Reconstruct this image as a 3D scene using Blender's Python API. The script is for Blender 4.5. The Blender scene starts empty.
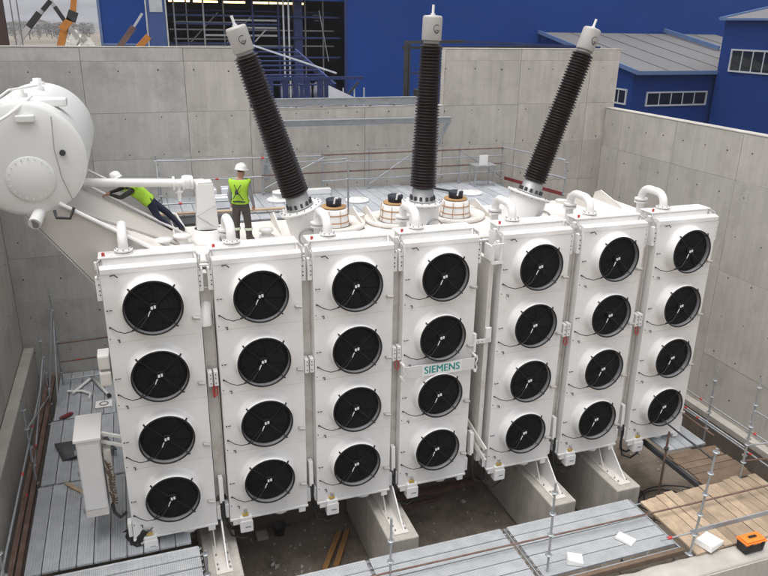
import bpy, bmesh, math, random
from mathutils import Vector, Matrix, Euler, noise
from math import sin, cos, pi, radians as rad
random.seed(7)
SC = bpy.context.scene
COL = SC.collection

# ------------------------------------------------------------------ camera, sky, sun, exposure
cam = bpy.data.cameras.new('camera'); co = bpy.data.objects.new('camera', cam); COL.objects.link(co)
Rm = Matrix.Rotation(-0.3412, 3, 'Z') @ Matrix.Rotation(-0.3545, 3, 'X') @ Matrix.Rotation(-0.0163, 3, 'Y')
Rc = Matrix((Rm.col[0], Rm.col[2], -Rm.col[1])).transposed()
co.matrix_world = Matrix.Translation((-0.0862, -12.9633, 5.0035)) @ Rc.to_4x4()
cam.sensor_width = 36; cam.lens = 715 / 768 * 36; cam.clip_start = .1; cam.clip_end = 9000
SC.camera = co
W = bpy.data.worlds.new('World'); SC.world = W; W.use_nodes = True
nt = W.node_tree; bg = nt.nodes['Background']
sky = nt.nodes.new('ShaderNodeTexSky'); sky.sky_type = 'NISHITA'; sky.sun_disc = False
SUN_EL, SUN_AZ = rad(78), rad(-110)       # azimuth measured clockwise from +Y
sky.sun_elevation = SUN_EL; sky.sun_rotation = SUN_AZ
sky.air_density = 1.0; sky.dust_density = 6.0; sky.ozone_density = 1.0
hs = nt.nodes.new('ShaderNodeHueSaturation'); hs.inputs['Saturation'].default_value = .22
nt.links.new(sky.outputs[0], hs.inputs['Color']); nt.links.new(hs.outputs[0], bg.inputs[0])
bg.inputs[1].default_value = .15
sl = bpy.data.lights.new('sun', 'SUN'); so = bpy.data.objects.new('sun', sl); COL.objects.link(so)
sl.energy = .6; sl.angle = rad(60); sl.color = (1, .965, .92)
sd = Vector((sin(SUN_AZ) * cos(SUN_EL), cos(SUN_AZ) * cos(SUN_EL), sin(SUN_EL)))
so.rotation_euler = sd.to_track_quat('Z', 'Y').to_euler()
SC.view_settings.view_transform = 'Standard'; SC.view_settings.look = 'None'
SC.view_settings.exposure = .7; SC.view_settings.gamma = 1

# ------------------------------------------------------------------ materials
def mat(name, col, rough=.6, metal=0., var=.12, scale=3., bump=0., bscale=40., spec=.5, emit=None, objvar=0., streak=0., dirt=None, dirt_amt=0., dscale=1.2):
    m = bpy.data.materials.new(name); m.use_nodes = True
    t = m.node_tree; N = t.nodes; L = t.links; b = N['Principled BSDF']
    b.inputs['Roughness'].default_value = rough; b.inputs['Metallic'].default_value = metal
    b.inputs['Specular IOR Level'].default_value = spec
    if emit:
        b.inputs['Emission Color'].default_value = (*emit[:3], 1); b.inputs['Emission Strength'].default_value = emit[3]
    tc = N.new('ShaderNodeTexCoord'); oi = N.new('ShaderNodeObjectInfo')
    ad = N.new('ShaderNodeVectorMath'); ad.operation = 'ADD'
    cb = N.new('ShaderNodeVectorMath'); cb.operation = 'SCALE'; cb.inputs['Scale'].default_value = 37.
    L.new(oi.outputs['Random'], cb.inputs[0]); L.new(tc.outputs['Object'], ad.inputs[0]); L.new(cb.outputs[0], ad.inputs[1])
    V = ad.outputs[0]
    def noise_(sc, det=5, rgh=.6, vec=V):
        n = N.new('ShaderNodeTexNoise'); n.inputs['Scale'].default_value = sc; n.inputs['Detail'].default_value = det
        n.inputs['Roughness'].default_value = rgh; L.new(vec, n.inputs['Vector']); return n.outputs['Fac']
    def ramp(fac, lo, hi):
        r = N.new('ShaderNodeMapRange'); r.inputs['From Min'].default_value = .3; r.inputs['From Max'].default_value = .7
        r.inputs['To Min'].default_value = lo; r.inputs['To Max'].default_value = hi; L.new(fac, r.inputs['Value']); return r.outputs[0]
    def mul(a, bsock):
        k = N.new('ShaderNodeMath'); k.operation = 'MULTIPLY'; L.new(a, k.inputs[0]); L.new(bsock, k.inputs[1]); return k.outputs[0]
    f = ramp(noise_(scale), 1 - var, 1 + var)
    if objvar:
        r = N.new('ShaderNodeMapRange'); r.inputs['To Min'].default_value = 1 - objvar; r.inputs['To Max'].default_value = 1 + objvar
        L.new(oi.outputs['Random'], r.inputs['Value']); f = mul(f, r.outputs[0])
    if streak:
        mp = N.new('ShaderNodeMapping'); mp.inputs['Scale'].default_value = (3.2, 3.2, .25); L.new(V, mp.inputs['Vector'])
        f = mul(f, ramp(noise_(1.6, 6, .7, mp.outputs[0]), 1 - streak, 1 + streak))
        f = mul(f, ramp(noise_(28, 3, .6), 1 - streak * .5, 1 + streak * .5))
    sc_ = N.new('ShaderNodeVectorMath'); sc_.operation = 'SCALE'; sc_.inputs[0].default_value = col; L.new(f, sc_.inputs['Scale'])
    out = sc_.outputs[0]
    if dirt:
        mx = N.new('ShaderNodeMix'); mx.data_type = 'RGBA'; mx.inputs['B'].default_value = (*dirt, 1)
        r = N.new('ShaderNodeMapRange'); r.inputs['From Min'].default_value = .5; r.inputs['From Max'].default_value = .72
        r.inputs['To Max'].default_value = dirt_amt; L.new(noise_(dscale, 8, .68), r.inputs['Value'])
        L.new(r.outputs[0], mx.inputs['Factor']); L.new(out, mx.inputs['A']); out = mx.outputs['Result']
    L.new(out, b.inputs['Base Color'])
    if bump:
        bp = N.new('ShaderNodeBump'); bp.inputs['Strength'].default_value = bump; bp.inputs['Distance'].default_value = .02
        L.new(noise_(bscale, 4), bp.inputs['Height']); L.new(bp.outputs[0], b.inputs['Normal'])
    return m
M = {}
M['white'] = mat('white_paint', (.80, .79, .775), .42, var=.025, scale=1.5, dirt=(.52, .47, .40), dirt_amt=.22, dscale=1.7)
M['white2'] = mat('white_paint_dusty', (.70, .67, .63), .6, var=.05, scale=2.5, dirt=(.5, .42, .35), dirt_amt=.45, dscale=2.2)
M['cons'] = mat('white_paint_tank', (.73, .735, .715), .35, var=.02, scale=.8, dirt=(.55, .53, .48), dirt_amt=.18, dscale=1.1)
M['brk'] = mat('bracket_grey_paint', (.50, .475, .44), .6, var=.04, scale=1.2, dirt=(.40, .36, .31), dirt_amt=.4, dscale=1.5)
M['post'] = mat('cream_paint', (.66, .64, .60), .5, var=.05, dirt=(.32, .25, .19), dirt_amt=.5, dscale=2.4)
M['conc'] = mat('cast_concrete', (.47, .457, .43), .85, var=.10, scale=.55, bump=.25, bscale=30, objvar=.05, streak=.10, dirt=(.20, .185, .165), dirt_amt=.45, dscale=.9, spec=.25)
M['conc_l'] = mat('cast_concrete_pale', (.49, .46, .42), .85, var=.10, scale=.7, bump=.3, bscale=30, objvar=.05, streak=.12, dirt=(.27, .245, .21), dirt_amt=.45, dscale=1.1, spec=.25)
M['conc_r'] = mat('cast_concrete_warm', (.48, .46, .42), .85, var=.10, scale=.5, bump=.25, bscale=30, objvar=.04, streak=.11, dirt=(.25, .23, .20), dirt_amt=.4, dscale=.8, spec=.25)
M['conc_c'] = mat('concrete_coping', (.43, .41, .375), .9, var=.15, scale=2, bump=.5, bscale=16, spec=.2)
M['joint'] = mat('joint_gap_concrete', (.34, .32, .295), .9, var=.2, spec=.2)
M['hole'] = mat('tie_hole_plug', (.10, .09, .08), .9, spec=.2)
M['plinth'] = mat('plinth_concrete', (.46, .435, .395), .9, var=.12, scale=1.4, bump=.4, bscale=24, streak=.14, dirt=(.62, .59, .55), dirt_amt=.5, dscale=1.6, spec=.2)
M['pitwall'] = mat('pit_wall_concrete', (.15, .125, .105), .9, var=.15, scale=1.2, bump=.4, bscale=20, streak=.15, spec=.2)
M['pitfloor'] = mat('pit_floor_mud', (.255, .215, .175), .75, var=.25, scale=1.3, bump=.8, bscale=9, dirt=(.09, .07, .055), dirt_amt=.8, dscale=1.5, spec=.3)
M['black'] = mat('black_plastic', (.012, .012, .013), .5, var=.1)
M['blade'] = mat('fan_blade_black', (.005, .005, .006), .6, spec=.25, var=.1)
M['shroud'] = mat('shroud_grey', (.24, .24, .245), .5, var=.1)
M['cable'] = mat('black_cable', (.02, .02, .02), .5)
M['galv'] = mat('galvanised_steel', (.42, .44, .46), .45, metal=.55, var=.16, scale=6, dirt=(.22, .20, .18), dirt_amt=.3, dscale=3)
M['deck'] = mat('deck_steel', (.47, .495, .525), .5, metal=.35, var=.14, scale=3, objvar=.10, dirt=(.5, .5, .5), dirt_amt=.35, dscale=3.5)
M['rust'] = mat('rusty_steel', (.15, .088, .068), .8, var=.25, scale=5, dirt=(.28, .22, .19), dirt_amt=.5, dscale=4)
M['darksteel'] = mat('dark_steel', (.05, .05, .052), .6, metal=.2, var=.2)
M['wood'] = mat('timber_plank', (.38, .29, .205), .8, var=.2, scale=4, objvar=.24, dirt=(.30, .20, .12), dirt_amt=.4, dscale=2.5)
M['wood_o'] = mat('old_timber', (.36, .19, .07), .85, var=.2, scale=5, dirt=(.2, .11, .05), dirt_amt=.5)
M['wood_d'] = mat('weathered_timber', (.16, .11, .075), .85, var=.2, scale=4, objvar=.2)
M['red'] = mat('red_plastic', (.50, .05, .045), .5)
M['red_d'] = mat('dull_red_paint', (.20, .03, .035), .7, var=.2)
M['orange'] = mat('orange_plastic', (.80, .22, .03), .45)
M['yellow'] = mat('yellow_tag', (.55, .38, .05), .5)
M['blue'] = mat('blue_cladding', (.003, .047, .25), .6, var=.16, scale=.12, spec=.35)
M['blue_d'] = mat('blue_cladding_dark', (.004, .034, .18), .6, var=.08, scale=.3, spec=.35)
M['blue_l'] = mat('blue_door_panel', (.05, .095, .27), .5, var=.08)
M['blue_s'] = mat('blue_steel', (.022, .035, .125), .55, var=.15)
M['trim_b'] = mat('pale_blue_trim', (.11, .18, .34), .5)
M['roofg'] = mat('grey_roof_sheet', (.17, .17, .172), .9, spec=.15, var=.05, scale=.4)
M['frame'] = mat('window_frame_grey', (.50, .53, .56), .5)
M['glass'] = mat('dark_glass', (.012, .014, .016), .06, var=.1, spec=.8)
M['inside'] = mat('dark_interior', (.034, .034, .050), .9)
M['lamp'] = mat('warm_lamp', (.9, .6, .3), .5, emit=(1, .62, .25, 4.))
M['porc'] = mat('brown_porcelain', (.016, .0085, .0075), .34, var=.15, spec=.4)
M['capgrey'] = mat('cast_aluminium', (.44, .42, .40), .5, metal=.1, var=.05)
M['metalgrey'] = mat('machined_grey', (.36, .36, .36), .45, metal=.4, var=.12)
M['strap'] = mat('brown_strap', (.43, .245, .115), .7)
M['ply'] = mat('plywood', (.42, .25, .11), .8)
M['navy'] = mat('navy_cover', (.014, .016, .028), .6)
M['teal'] = mat('teal_lettering', (.0, .27, .24), .5)
M['sign'] = mat('sign_plate_white', (.80, .79, .78), .4, var=.02)
M['signend'] = mat('sign_plate_grey', (.66, .65, .65), .4, var=.03)
M['vest'] = mat('hi_vis_vest', (.37, .62, .04), .75, var=.08, scale=8)
M['vest2'] = mat('reflective_band', (.62, .68, .52), .4)
M['sleeve'] = mat('grey_fleece', (.28, .28, .29), .9, var=.1)
M['trouser'] = mat('brown_grey_trousers', (.075, .062, .056), .9, var=.12)
M['jack'] = mat('dark_jacket', (.035, .034, .03), .9)
M['trousern'] = mat('navy_trousers', (.014, .017, .04), .9)
M['boot'] = mat('boot_leather', (.05, .038, .03), .8)
M['skin'] = mat('skin', (.42, .22, .15), .55)
M['hair'] = mat('dark_hair', (.02, .014, .01), .7)
M['helmet'] = mat('white_helmet', (.82, .82, .80), .3, var=.02)
M['soil'] = mat('ground_soil', (.24, .205, .165), .95, var=.25, scale=.02, dirt=(.13, .13, .10), dirt_amt=.8, dscale=.012, spec=.1)
M['hill'] = mat('hill_scrub', (.20, .205, .215), 1., var=.3, scale=.006, spec=.05)
M['rubble'] = mat('pale_rubble', (.55, .53, .49), .9, var=.2, scale=2, spec=.2)
M['house'] = mat('pale_render', (.5, .48, .45), .9, var=.1, objvar=.3)
M['tile'] = mat('roof_tile_brown', (.19, .14, .12), .9)
M['leaf'] = mat('bare_scrub_foliage', (.085, .085, .07), 1., var=.3)
M['crane_o'] = mat('orange_boom_paint', (.60, .23, .035), .5, var=.15, dirt=(.2, .1, .05), dirt_amt=.4)
M['crane_w'] = mat('white_boom_paint', (.62, .61, .60), .5, var=.1)
M['tarp'] = mat('white_sheet', (.72, .73, .77), .7, var=.06)
M['trunk'] = mat('brown_column_paint', (.065, .04, .033), .8)
M['paper'] = mat('white_block', (.75, .74, .72), .8, var=.05)
M['bag'] = mat('black_sheet', (.012, .012, .012), .6)
M['rubber'] = mat('dark_rubber_mat', (.075, .08, .085), .6)
M['tank_in'] = mat('fan_cavity', (.003, .003, .003), .9)

def perforate(m, sc, lo):
    t = m.node_tree; N = t.nodes; L = t.links; b = N['Principled BSDF']; src = b.inputs['Base Color'].links[0].from_socket
    tc = N.new('ShaderNodeTexCoord'); mp = N.new('ShaderNodeMapping'); mp.inputs['Scale'].default_value = (sc, sc * 1.35, .001); L.new(tc.outputs['Object'], mp.inputs['Vector'])
    v = N.new('ShaderNodeTexVoronoi'); v.inputs['Randomness'].default_value = 0; v.inputs['Scale'].default_value = 1; L.new(mp.outputs[0], v.inputs['Vector'])
    r = N.new('ShaderNodeMapRange'); r.inputs['From Min'].default_value = .22; r.inputs['From Max'].default_value = .32; r.inputs['To Min'].default_value = lo; L.new(v.outputs['Distance'], r.inputs['Value'])
    k = N.new('ShaderNodeVectorMath'); k.operation = 'SCALE'; L.new(src, k.inputs[0]); L.new(r.outputs[0], k.inputs['Scale']); L.new(k.outputs[0], b.inputs['Base Color'])
M['deck2'] = mat('perforated_deck_steel', (.47, .49, .51), .5, metal=.3, var=.12, scale=3, objvar=.08, dirt=(.56, .55, .54), dirt_amt=.4, dscale=3.5)
perforate(M['deck2'], 26., .55)

# ------------------------------------------------------------------ mesh helpers
class MB:
    def __init__(s, o=(0, 0, 0)): s.v = []; s.f = []; s.sm = []; s.mi = []; s.o = Vector(o); s.m = 0; s.X = None
    def add(s, vs, fs, smooth=False):
        k = len(s.v)
        for v in vs:
            v = Vector(v); s.v.append((s.X @ v) if s.X is not None else v)
        for f in fs: s.f.append([i + k for i in f]); s.sm.append(smooth); s.mi.append(s.m)
        return s
    def box(s, x0, x1, y0, y1, z0, z1, R=None, c=None):
        vs = [Vector((x, y, z)) for z in (z0, z1) for y in (y0, y1) for x in (x0, x1)]
        if R is not None:
            c = Vector(c) if c is not None else Vector(((x0 + x1) / 2, (y0 + y1) / 2, (z0 + z1) / 2))
            vs = [c + R @ (v - c) for v in vs]
        return s.add(vs, [(0, 2, 3, 1), (4, 5, 7, 6), (0, 1, 5, 4), (2, 6, 7, 3), (0, 4, 6, 2), (1, 3, 7, 5)])
    def bar(s, p, q, w, h=None, up=(0, 0, 1)):
        h = h or w; p = Vector(p); q = Vector(q); d = (q - p).normalized(); up = Vector(up)
        if abs(d.dot(up)) > .98: up = Vector((1, 0, 0))
        a = d.cross(up).normalized() * w / 2; b = a.cross(d).normalized() * h / 2
        vs = [e + i * a + j * b for e in (p, q) for j in (-1, 1) for i in (-1, 1)]
        return s.add(vs, [(0, 2, 3, 1), (4, 5, 7, 6), (0, 1, 5, 4), (2, 6, 7, 3), (0, 4, 6, 2), (1, 3, 7, 5)])
    def cyl(s, p, q, r, r2=None, n=16, caps=True):
        return s.tube([p, q], [r, r if r2 is None else r2], n, caps)
    def tube(s, pts, r, n=8, caps=True):
        pts = [Vector(p) for p in pts]; k = len(pts)
        rs = r if isinstance(r, (list, tuple)) else [r] * k
        vs = []; prev = None
        for i, p in enumerate(pts):
            d = (pts[min(i + 1, k - 1)] - pts[max(i - 1, 0)]).normalized()
            if prev is None:
                a = d.cross(Vector((0, 0, 1)) if abs(d.z) < .9 else Vector((1, 0, 0))).normalized()
            else:
                a = (prev - d * prev.dot(d)).normalized()
            prev = a; b = d.cross(a)
            for j in range(n):
                t = 2 * pi * j / n; vs.append(p + rs[i] * (cos(t) * a + sin(t) * b))
        fs = [(i * n + j, i * n + (j + 1) % n, (i + 1) * n + (j + 1) % n, (i + 1) * n + j) for i in range(k - 1) for j in range(n)]
        s.add(vs, fs, True)
        if caps:
            s.add(vs[:n], [list(range(n))[::-1]]); s.add(vs[-n:], [list(range(n))])
        return s
    def lathe(s, prof, n=24, c=(0, 0, 0), axis='z', sharp=False):
        vs = []; c = Vector(c)
        for (r, h) in prof:
            for j in range(n):
                t = 2 * pi * j / n; x, y = r * cos(t), r * sin(t)
                vs.append(c + (Vector((x, y, h)) if axis == 'z' else Vector((x, h, -y)) if axis == 'y' else Vector((h, x, y))))
        fs = [(i * n + j, i * n + (j + 1) % n, (i + 1) * n + (j + 1) % n, (i + 1) * n + j) for i in range(len(prof) - 1) for j in range(n)]
        return s.add(vs, fs, not sharp)
    def prism(s, poly, d, ax='x', at=0.):
        # polygon of (a,b) extruded along ax from at to at+d
        def P(a, b, t): return {'x': (t, a, b), 'y': (a, t, b), 'z': (a, b, t)}[ax]
        n = len(poly); vs = [P(a, b, at) for a, b in poly] + [P(a, b, at + d) for a, b in poly]
        return s.add(vs, [list(range(n)), list(range(n, 2 * n))[::-1]] + [(i, i + n, (i + 1) % n + n, (i + 1) % n) for i in range(n)])
    def build(s, name, m, parent=None, bevel=0., data=None):
        me = bpy.data.meshes.new(name); me.from_pydata([v - s.o for v in s.v], [], s.f)
        ms = m if isinstance(m, (list, tuple)) else [m]
        for a in ms: me.materials.append(M[a] if isinstance(a, str) else a)
        me.polygons.foreach_set('use_smooth', s.sm); me.polygons.foreach_set('material_index', s.mi)
        bm = bmesh.new(); bm.from_mesh(me); bmesh.ops.recalc_face_normals(bm, faces=bm.faces); bm.to_mesh(me); bm.free()
        o = bpy.data.objects.new(name, me); COL.objects.link(o)
        if parent is not None: o.parent = parent
        if bevel:
            b = o.modifiers.new('bevel', 'BEVEL'); b.width = bevel; b.segments = 2; b.limit_method = 'ANGLE'; b.harden_normals = False
        return o
def obj(name, me, parent=None, loc=(0, 0, 0), rz=0.):
    o = bpy.data.objects.new(name, me); COL.objects.link(o); o.location = loc; o.rotation_euler = (0, 0, rz)
    if parent is not None: o.parent = parent
    return o
def setk(o): o['kind'] = 'stuff'; return o
def tag(o, label, cat, group=None):
    o['label'] = label; o['category'] = cat
    if group: o['group'] = group
    return o
def thing(name, label, cat, loc=(0, 0, 0), group=None):
    return tag(obj(name, None, None, loc), label, cat, group)
def struct(o): o['kind'] = 'structure'; return o
KIDS = {}
def kids(o): return [c for c in COL.objects if c.parent == o]
def dup(o, loc=None, parent=None):
    c = o.copy(); COL.objects.link(c)
    if parent is not None: c.parent = parent
    if loc is not None: c.location = loc
    for k in kids(o): dup(k, None, c)
    return c
def arc(c, r, a0, a1, n, plane='yz'):
    c = Vector(c); out = []
    for i in range(n + 1):
        t = a0 + (a1 - a0) * i / n; a, b = r * cos(t), r * sin(t)
        out.append(c + Vector({'yz': (0, a, b), 'xz': (a, 0, b), 'xy': (a, b, 0)}[plane]))
    return out

# ------------------------------------------------------------------ ground, hills
YB, XR, XL = 9.2, 16.1, -3.8
g = MB()
for (x0, x1, y0, y1) in ((-4000, 4000, 9.55, 6000), (-4000, -4.25, -4.2, 9.55), (16.45, 4000, -4.2, 9.55), (-4000, 4000, -400, -4.2)):
    g.add([(x0, y0, -6), (x1, y0, -6), (x1, y1, -6), (x0, y1, -6)], [(0, 1, 2, 3)])
struct(g.build('ground', 'soil'))
h = MB(); nx, ny = 60, 14; vs = []
for j in range(ny):
    for i in range(nx):
        x = -2600 + i * 90; y = 900 + j * 160
        z = -7 + (j / (ny - 1)) ** .8 * (95 + 60 * noise.noise((x * .0016, y * .001, 3))) + (0 if j == 0 else 9 * noise.noise((x * .01, y * .01, 1)))
        vs.append((x, y, z))
h.add(vs, [(j * nx + i, j * nx + i + 1, (j + 1) * nx + i + 1, (j + 1) * nx + i) for j in range(ny - 1) for i in range(nx - 1)], True)
struct(h.build('hills', 'hill'))

# ------------------------------------------------------------------ pit: floor, walls
f = MB(); n = 40; vs = []
for j in range(n + 1):
    for i in range(n + 1):
        x = -3.9 + 20.4 * i / n; y = -4.2 + 13.8 * j / n
        vs.append((x, y, -7.6 + .05 * noise.noise((x * 1.3, y * 1.3, 0)) + .03 * noise.noise((x * 4, y * 4, 5))))
f.add(vs, [(j * (n + 1) + i, j * (n + 1) + i + 1, (j + 1) * (n + 1) + i + 1, (j + 1) * (n + 1) + i) for j in range(n) for i in range(n)], True)
struct(f.build('pit_floor', 'pitfloor'))

GAP = .005
def wall_panels(root, axis, c0, us, zs, skip, m, inward, holes, hz, top=None):
    """cast panels on a wall; axis 'x': u=X at Y=c0, axis 'y': u=Y at X=c0; inward = direction to the pit"""
    for a, b in zip(us, us[1:]):
        for z0, z1 in zip(zs, zs[1:]):
            if skip and skip((a + b) / 2, (z0 + z1) / 2): continue
            off = random.uniform(-.004, .004)
            p0, p1 = sorted((c0 + off * inward, c0 - .05 * inward))
            mb = MB(root.location)
            if axis == 'x': mb.box(a + GAP, b - GAP, p0, p1, z0 + GAP * .45, z1 - GAP * .45)
            else: mb.box(p0, p1, a + GAP, b - GAP, z0 + GAP * .45, z1 - GAP * .45)
            mm = m(a, z0) if callable(m) else m
            mb.build('panel', mm, root, .006)
    hb = MB(root.location)
    for u in holes:
        for z in hz:
            if skip and skip(u, z): continue
            u2 = u + random.uniform(-.04, .04); z2 = z + random.uniform(-.03, .03); r = random.uniform(.017, .028)
            p, q = c0 - .03 * inward, c0 + .007 * inward
            if axis == 'x': hb.cyl((u2, p, z2), (u2, q, z2), r, n=8)
            else: hb.cyl((p, u2, z2), (q, u2, z2), r, n=8)
    o = hb.build('tie_holes', 'hole', root); o['kind'] = 'stuff'
# back wall
NL, NR, NZ = 3.4, 9.79, 2.5
bw = thing('concrete_wall', 'long grey cast concrete wall behind the white machine, top notched in the middle', 'wall', (6, YB + .2, -7.6))
b = MB(bw.location)
b.box(-4.15, NL, YB + .04, YB + .34, -7.6, 4.26); b.box(NL, NR, YB + .04, YB + .34, -7.6, NZ - .02); b.box(NR, 16.45, YB + .04, YB + .34, -7.6, 4.26)
b.build('wall_core', 'joint', bw)
for a, c, z in ((-4.16, NL + .003, 4.26), (NL + .006, NR - .006, NZ - .02), (NR - .003, 16.46, 4.26)):
    mb = MB(bw.location); mb.box(a, c, YB - .006, YB + .345, z, z + .03); mb.build('coping', 'conc_c', bw, .008)
us = [-3.8, -1.17, 1.57, NL, 4.31, 7.05, NR, 12.53, 15.27, 16.44]
zs = [-7.6, -5.7, -4.33, -2.96, -1.59, -.22, 1.15, 2.48, 3.9, 4.255]
inside_notch = lambda u, z: (NL < u < NR and z > 2.48)
wall_panels(bw, 'x', YB, us, zs, inside_notch, lambda a, z: 'conc_l' if (a > 1.5) else 'conc', -1,
            [-3.2 + 1.0 * i - .29 + (.3 if i > 2 else 0) for i in range(20)], [3.64, 2.33, 1.28, .1, -1.08, -2.26, -3.44, -4.62])
for x in (NL, NR):   # notch cheeks
    mb = MB(bw.location); s_ = -1 if x == NL else 1
    mb.box(min(x, x - s_ * .03) , max(x, x - s_ * .03), YB + .05, YB + .33, NZ, 4.24); mb.build('notch_cheek', 'conc_l', bw)
# right wall
rw = thing('concrete_wall', 'lower concrete wall along the right side of the pit, tie holes in rows', 'wall', (XR + .2, 2.5, -7.6))
b = MB(rw.location); b.box(XR + .04, XR + .34, -4.6, YB - .012, -7.6, 2.27); b.build('wall_core', 'joint', rw)
mb = MB(rw.location); mb.box(XR - .004, XR + .345, -4.6, YB - .012, 2.27, 2.31); mb.build('coping', 'conc_c', rw, .012)
wall_panels(rw, 'y', XR, [-4.6, -2.6, .1, 2.8, 5.5, 8.2, YB - .012], [-7.6, -6.1, -4.45, -1.75, .95, 2.265], None,
            lambda a, z: 'conc_r', -1, [-3.9 + .9 * i for i in range(15)], [1.75, .55, -.65, -1.85, -3.05, -4.25, -5.45])
mb = MB(rw.location); mb.box(XR - .28, XR - .002, -4.6, YB - .02, -6.3, -6.1); mb.build('foot_ledge', 'conc_c', rw, .02)
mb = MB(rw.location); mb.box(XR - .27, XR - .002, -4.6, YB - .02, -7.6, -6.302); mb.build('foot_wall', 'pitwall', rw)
# left wall
lw = thing('concrete_wall', 'concrete wall along the left edge of the pit with a stepped ledge', 'wall', (XL - .2, 2.5, -7.6))
b = MB(lw.location); b.box(XL - .35, XL - .04, -4.6, YB - .012, -7.6, 4.24); b.build('wall_core', 'joint', lw)
wall_panels(lw, 'y', XL, [-4.6, -2.6, .1, 2.8, 5.5, 8.2, YB - .012], [-4.4, -3.0, -.3, 2.4, 4.24], None, 'conc_r', 1, [-3.9 + .9 * i for i in range(15)], [3.2, 2.0, .8, -.4, -1.6, -2.8])
mb = MB(lw.location); mb.box(XL + .002, XL + .30, -4.6, YB - .012, -4.62, -4.4); mb.build('ledge', 'conc_c', lw, .025)
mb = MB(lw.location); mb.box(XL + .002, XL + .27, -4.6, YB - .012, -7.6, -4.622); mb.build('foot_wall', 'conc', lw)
# front wall (foreground)
fw = thing('concrete_wall', 'rough topped concrete wall in the near right corner, carrying the toolbox', 'wall', (6, -3.9, -7.6))
mb = MB(fw.location); nxx = 90; vs = []; fs = []
for i in range(nxx + 1):
    x = XL + (XR - XL - .004) * i / nxx
    j1 = .045 * noise.noise((x * 2.2, 1, 0)) + .02 * noise.noise((x * 8, 1, 0)); j2 = .03 * noise.noise((x * 1.9, 5, 0)); zz = .012 * noise.noise((x * 3, 9, 0))
    for (y, z) in ((-3.60 + j1 * .3, -7.6), (-3.60 + j1, -5.50 + zz), (-3.66 + j1, -5.46 + zz), (-3.85, -5.45 + zz * 2), (-4.10 + j2 * .4, -5.46 + zz), (-4.14, -5.50), (-4.14, -7.6)): vs.append((x, y, z))
for i in range(nxx):
    for j in range(6): a = i * 7 + j; fs.append((a, a + 7, a + 8, a + 1))
mb.add(vs, fs, True); mb.build('wall_body', 'conc_c', fw)
mb = MB(fw.location); mb.box(XL, XR - .004, -4.163, -4.143, -7.6, -5.52); mb.build('outer_face', 'conc_l', fw)
# cross wall below the tank
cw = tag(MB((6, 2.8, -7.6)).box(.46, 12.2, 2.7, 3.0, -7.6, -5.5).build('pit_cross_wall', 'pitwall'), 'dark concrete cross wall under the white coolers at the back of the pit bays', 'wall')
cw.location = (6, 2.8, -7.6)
# plinths
PL = [(.5, 1.25, 'concrete plinth with splashed white top, leftmost under the coolers'), (4.48, 5.2, 'concrete plinth under the third cooler, beside the loose orange timbers'),
      (8.65, 9.35, 'concrete plinth under the fifth cooler'), (10.55, 11.25, 'concrete plinth under the sixth cooler, next to the black hose coils')]
for x0, x1, lab in PL:
    c = ((x0 + x1) / 2, .9, -7.6)
    t = thing('plinth', lab, 'plinth', c, 'concrete plinths carrying the machine')
    MB(c).box(x0, x1, -.75, 2.695, -7.55, -5.9).build('block', 'plinth', t, .03)
    xm = (x0 + x1) / 2
    br = thing('support_bracket', ['white triangular steel foot on the leftmost plinth with splashed top', 'white triangular steel foot on the plinth beside the loose timbers', 'white triangular steel foot under the fifth cooler', 'white triangular steel foot under the sixth cooler'][PL.index((x0, x1, lab))], 'bracket', (xm, .5, -5.9), 'white steel feet under the coolers')
    MB(br.location).box(xm - .17, xm + .17, -.58, 1.6, -5.898, -5.87).build('base_plate', 'white2', br)
    MB(br.location).prism([(.28, -5.22), (-.5, -5.868), (1.6, -5.868), (1.6, -5.22)], .03, 'x', xm + .06).build('gusset', 'white', br)
    MB(br.location).prism([(.6, -5.22), (.2, -5.868), (1.6, -5.868), (1.6, -5.22)], .03, 'x', xm - .12).build('gusset', 'white2', br)
    mb = MB(br.location)
    for yy in (-.45, -.3, .0, .35):
        for dx in (-.12, .13): mb.cyl((xm + dx, yy, -5.872), (xm + dx, yy, -5.83), .022, n=6)
    setk(mb.build('bolts', 'metalgrey', br))

# ------------------------------------------------------------------ transformer tank
tk = thing('transformer_tank', 'large white machine tank behind the row of coolers, pale dusty top cover', 'transformer', (6, 3.2, -5.3))
MB(tk.location).box(-.35, 12.6, 1.35, 3.95, -5.3, .3).build('tank_body', 'white', tk, .02)
MB(tk.location).box(-.5, 12.75, 1.22, 4.1, .302, .36).build('cover_flange', 'white', tk, .01)
MB(tk.location).box(-.42, 12.67, 1.3, 4.02, .362, .42).build('top_cover', 'white2', tk, .02)
mb = MB(tk.location)
for i in range(60):
    for y in (1.26, 4.06): mb.cyl((-.4 + i * .221, y, .358), (-.4 + i * .221, y, .395), .018, n=6)
setk(mb.build('flange_bolts', 'metalgrey', tk))
for x in (.6, 2.95, 3.55, 4.95, 5.3, 6.75, 8.3, 9.9, 11.3, 12.2):      # lifting fins on the cover
    MB(tk.location).prism([(2.6, .42), (3.95, .42), (3.9, .62), (3.65, .72), (2.75, .50)], .035, 'x', x).build('stiffener', 'white2', tk)
for x in (3.7, 5.12, 6.74, 8.36, 11.0): MB(tk.location).cyl((x, 3.72, .42), (x, 3.72, .5), .16, n=20).build('inspection_cover', 'white2', tk)
for z in (-.75, -4.4): MB(tk.location).tube([(-.5, 1.12, z), (12.8, 1.12, z)], .09, 12).build('collecting_pipe', 'white2', tk)
for x in (1.0, 2.98, 4.93, 6.95, 9.2, 11.25):
    MB(tk.location).box(x - .09, x + .09, 1.0, 1.34, -5.2, .25).build('wall_stiffener', 'post', tk)
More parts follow.
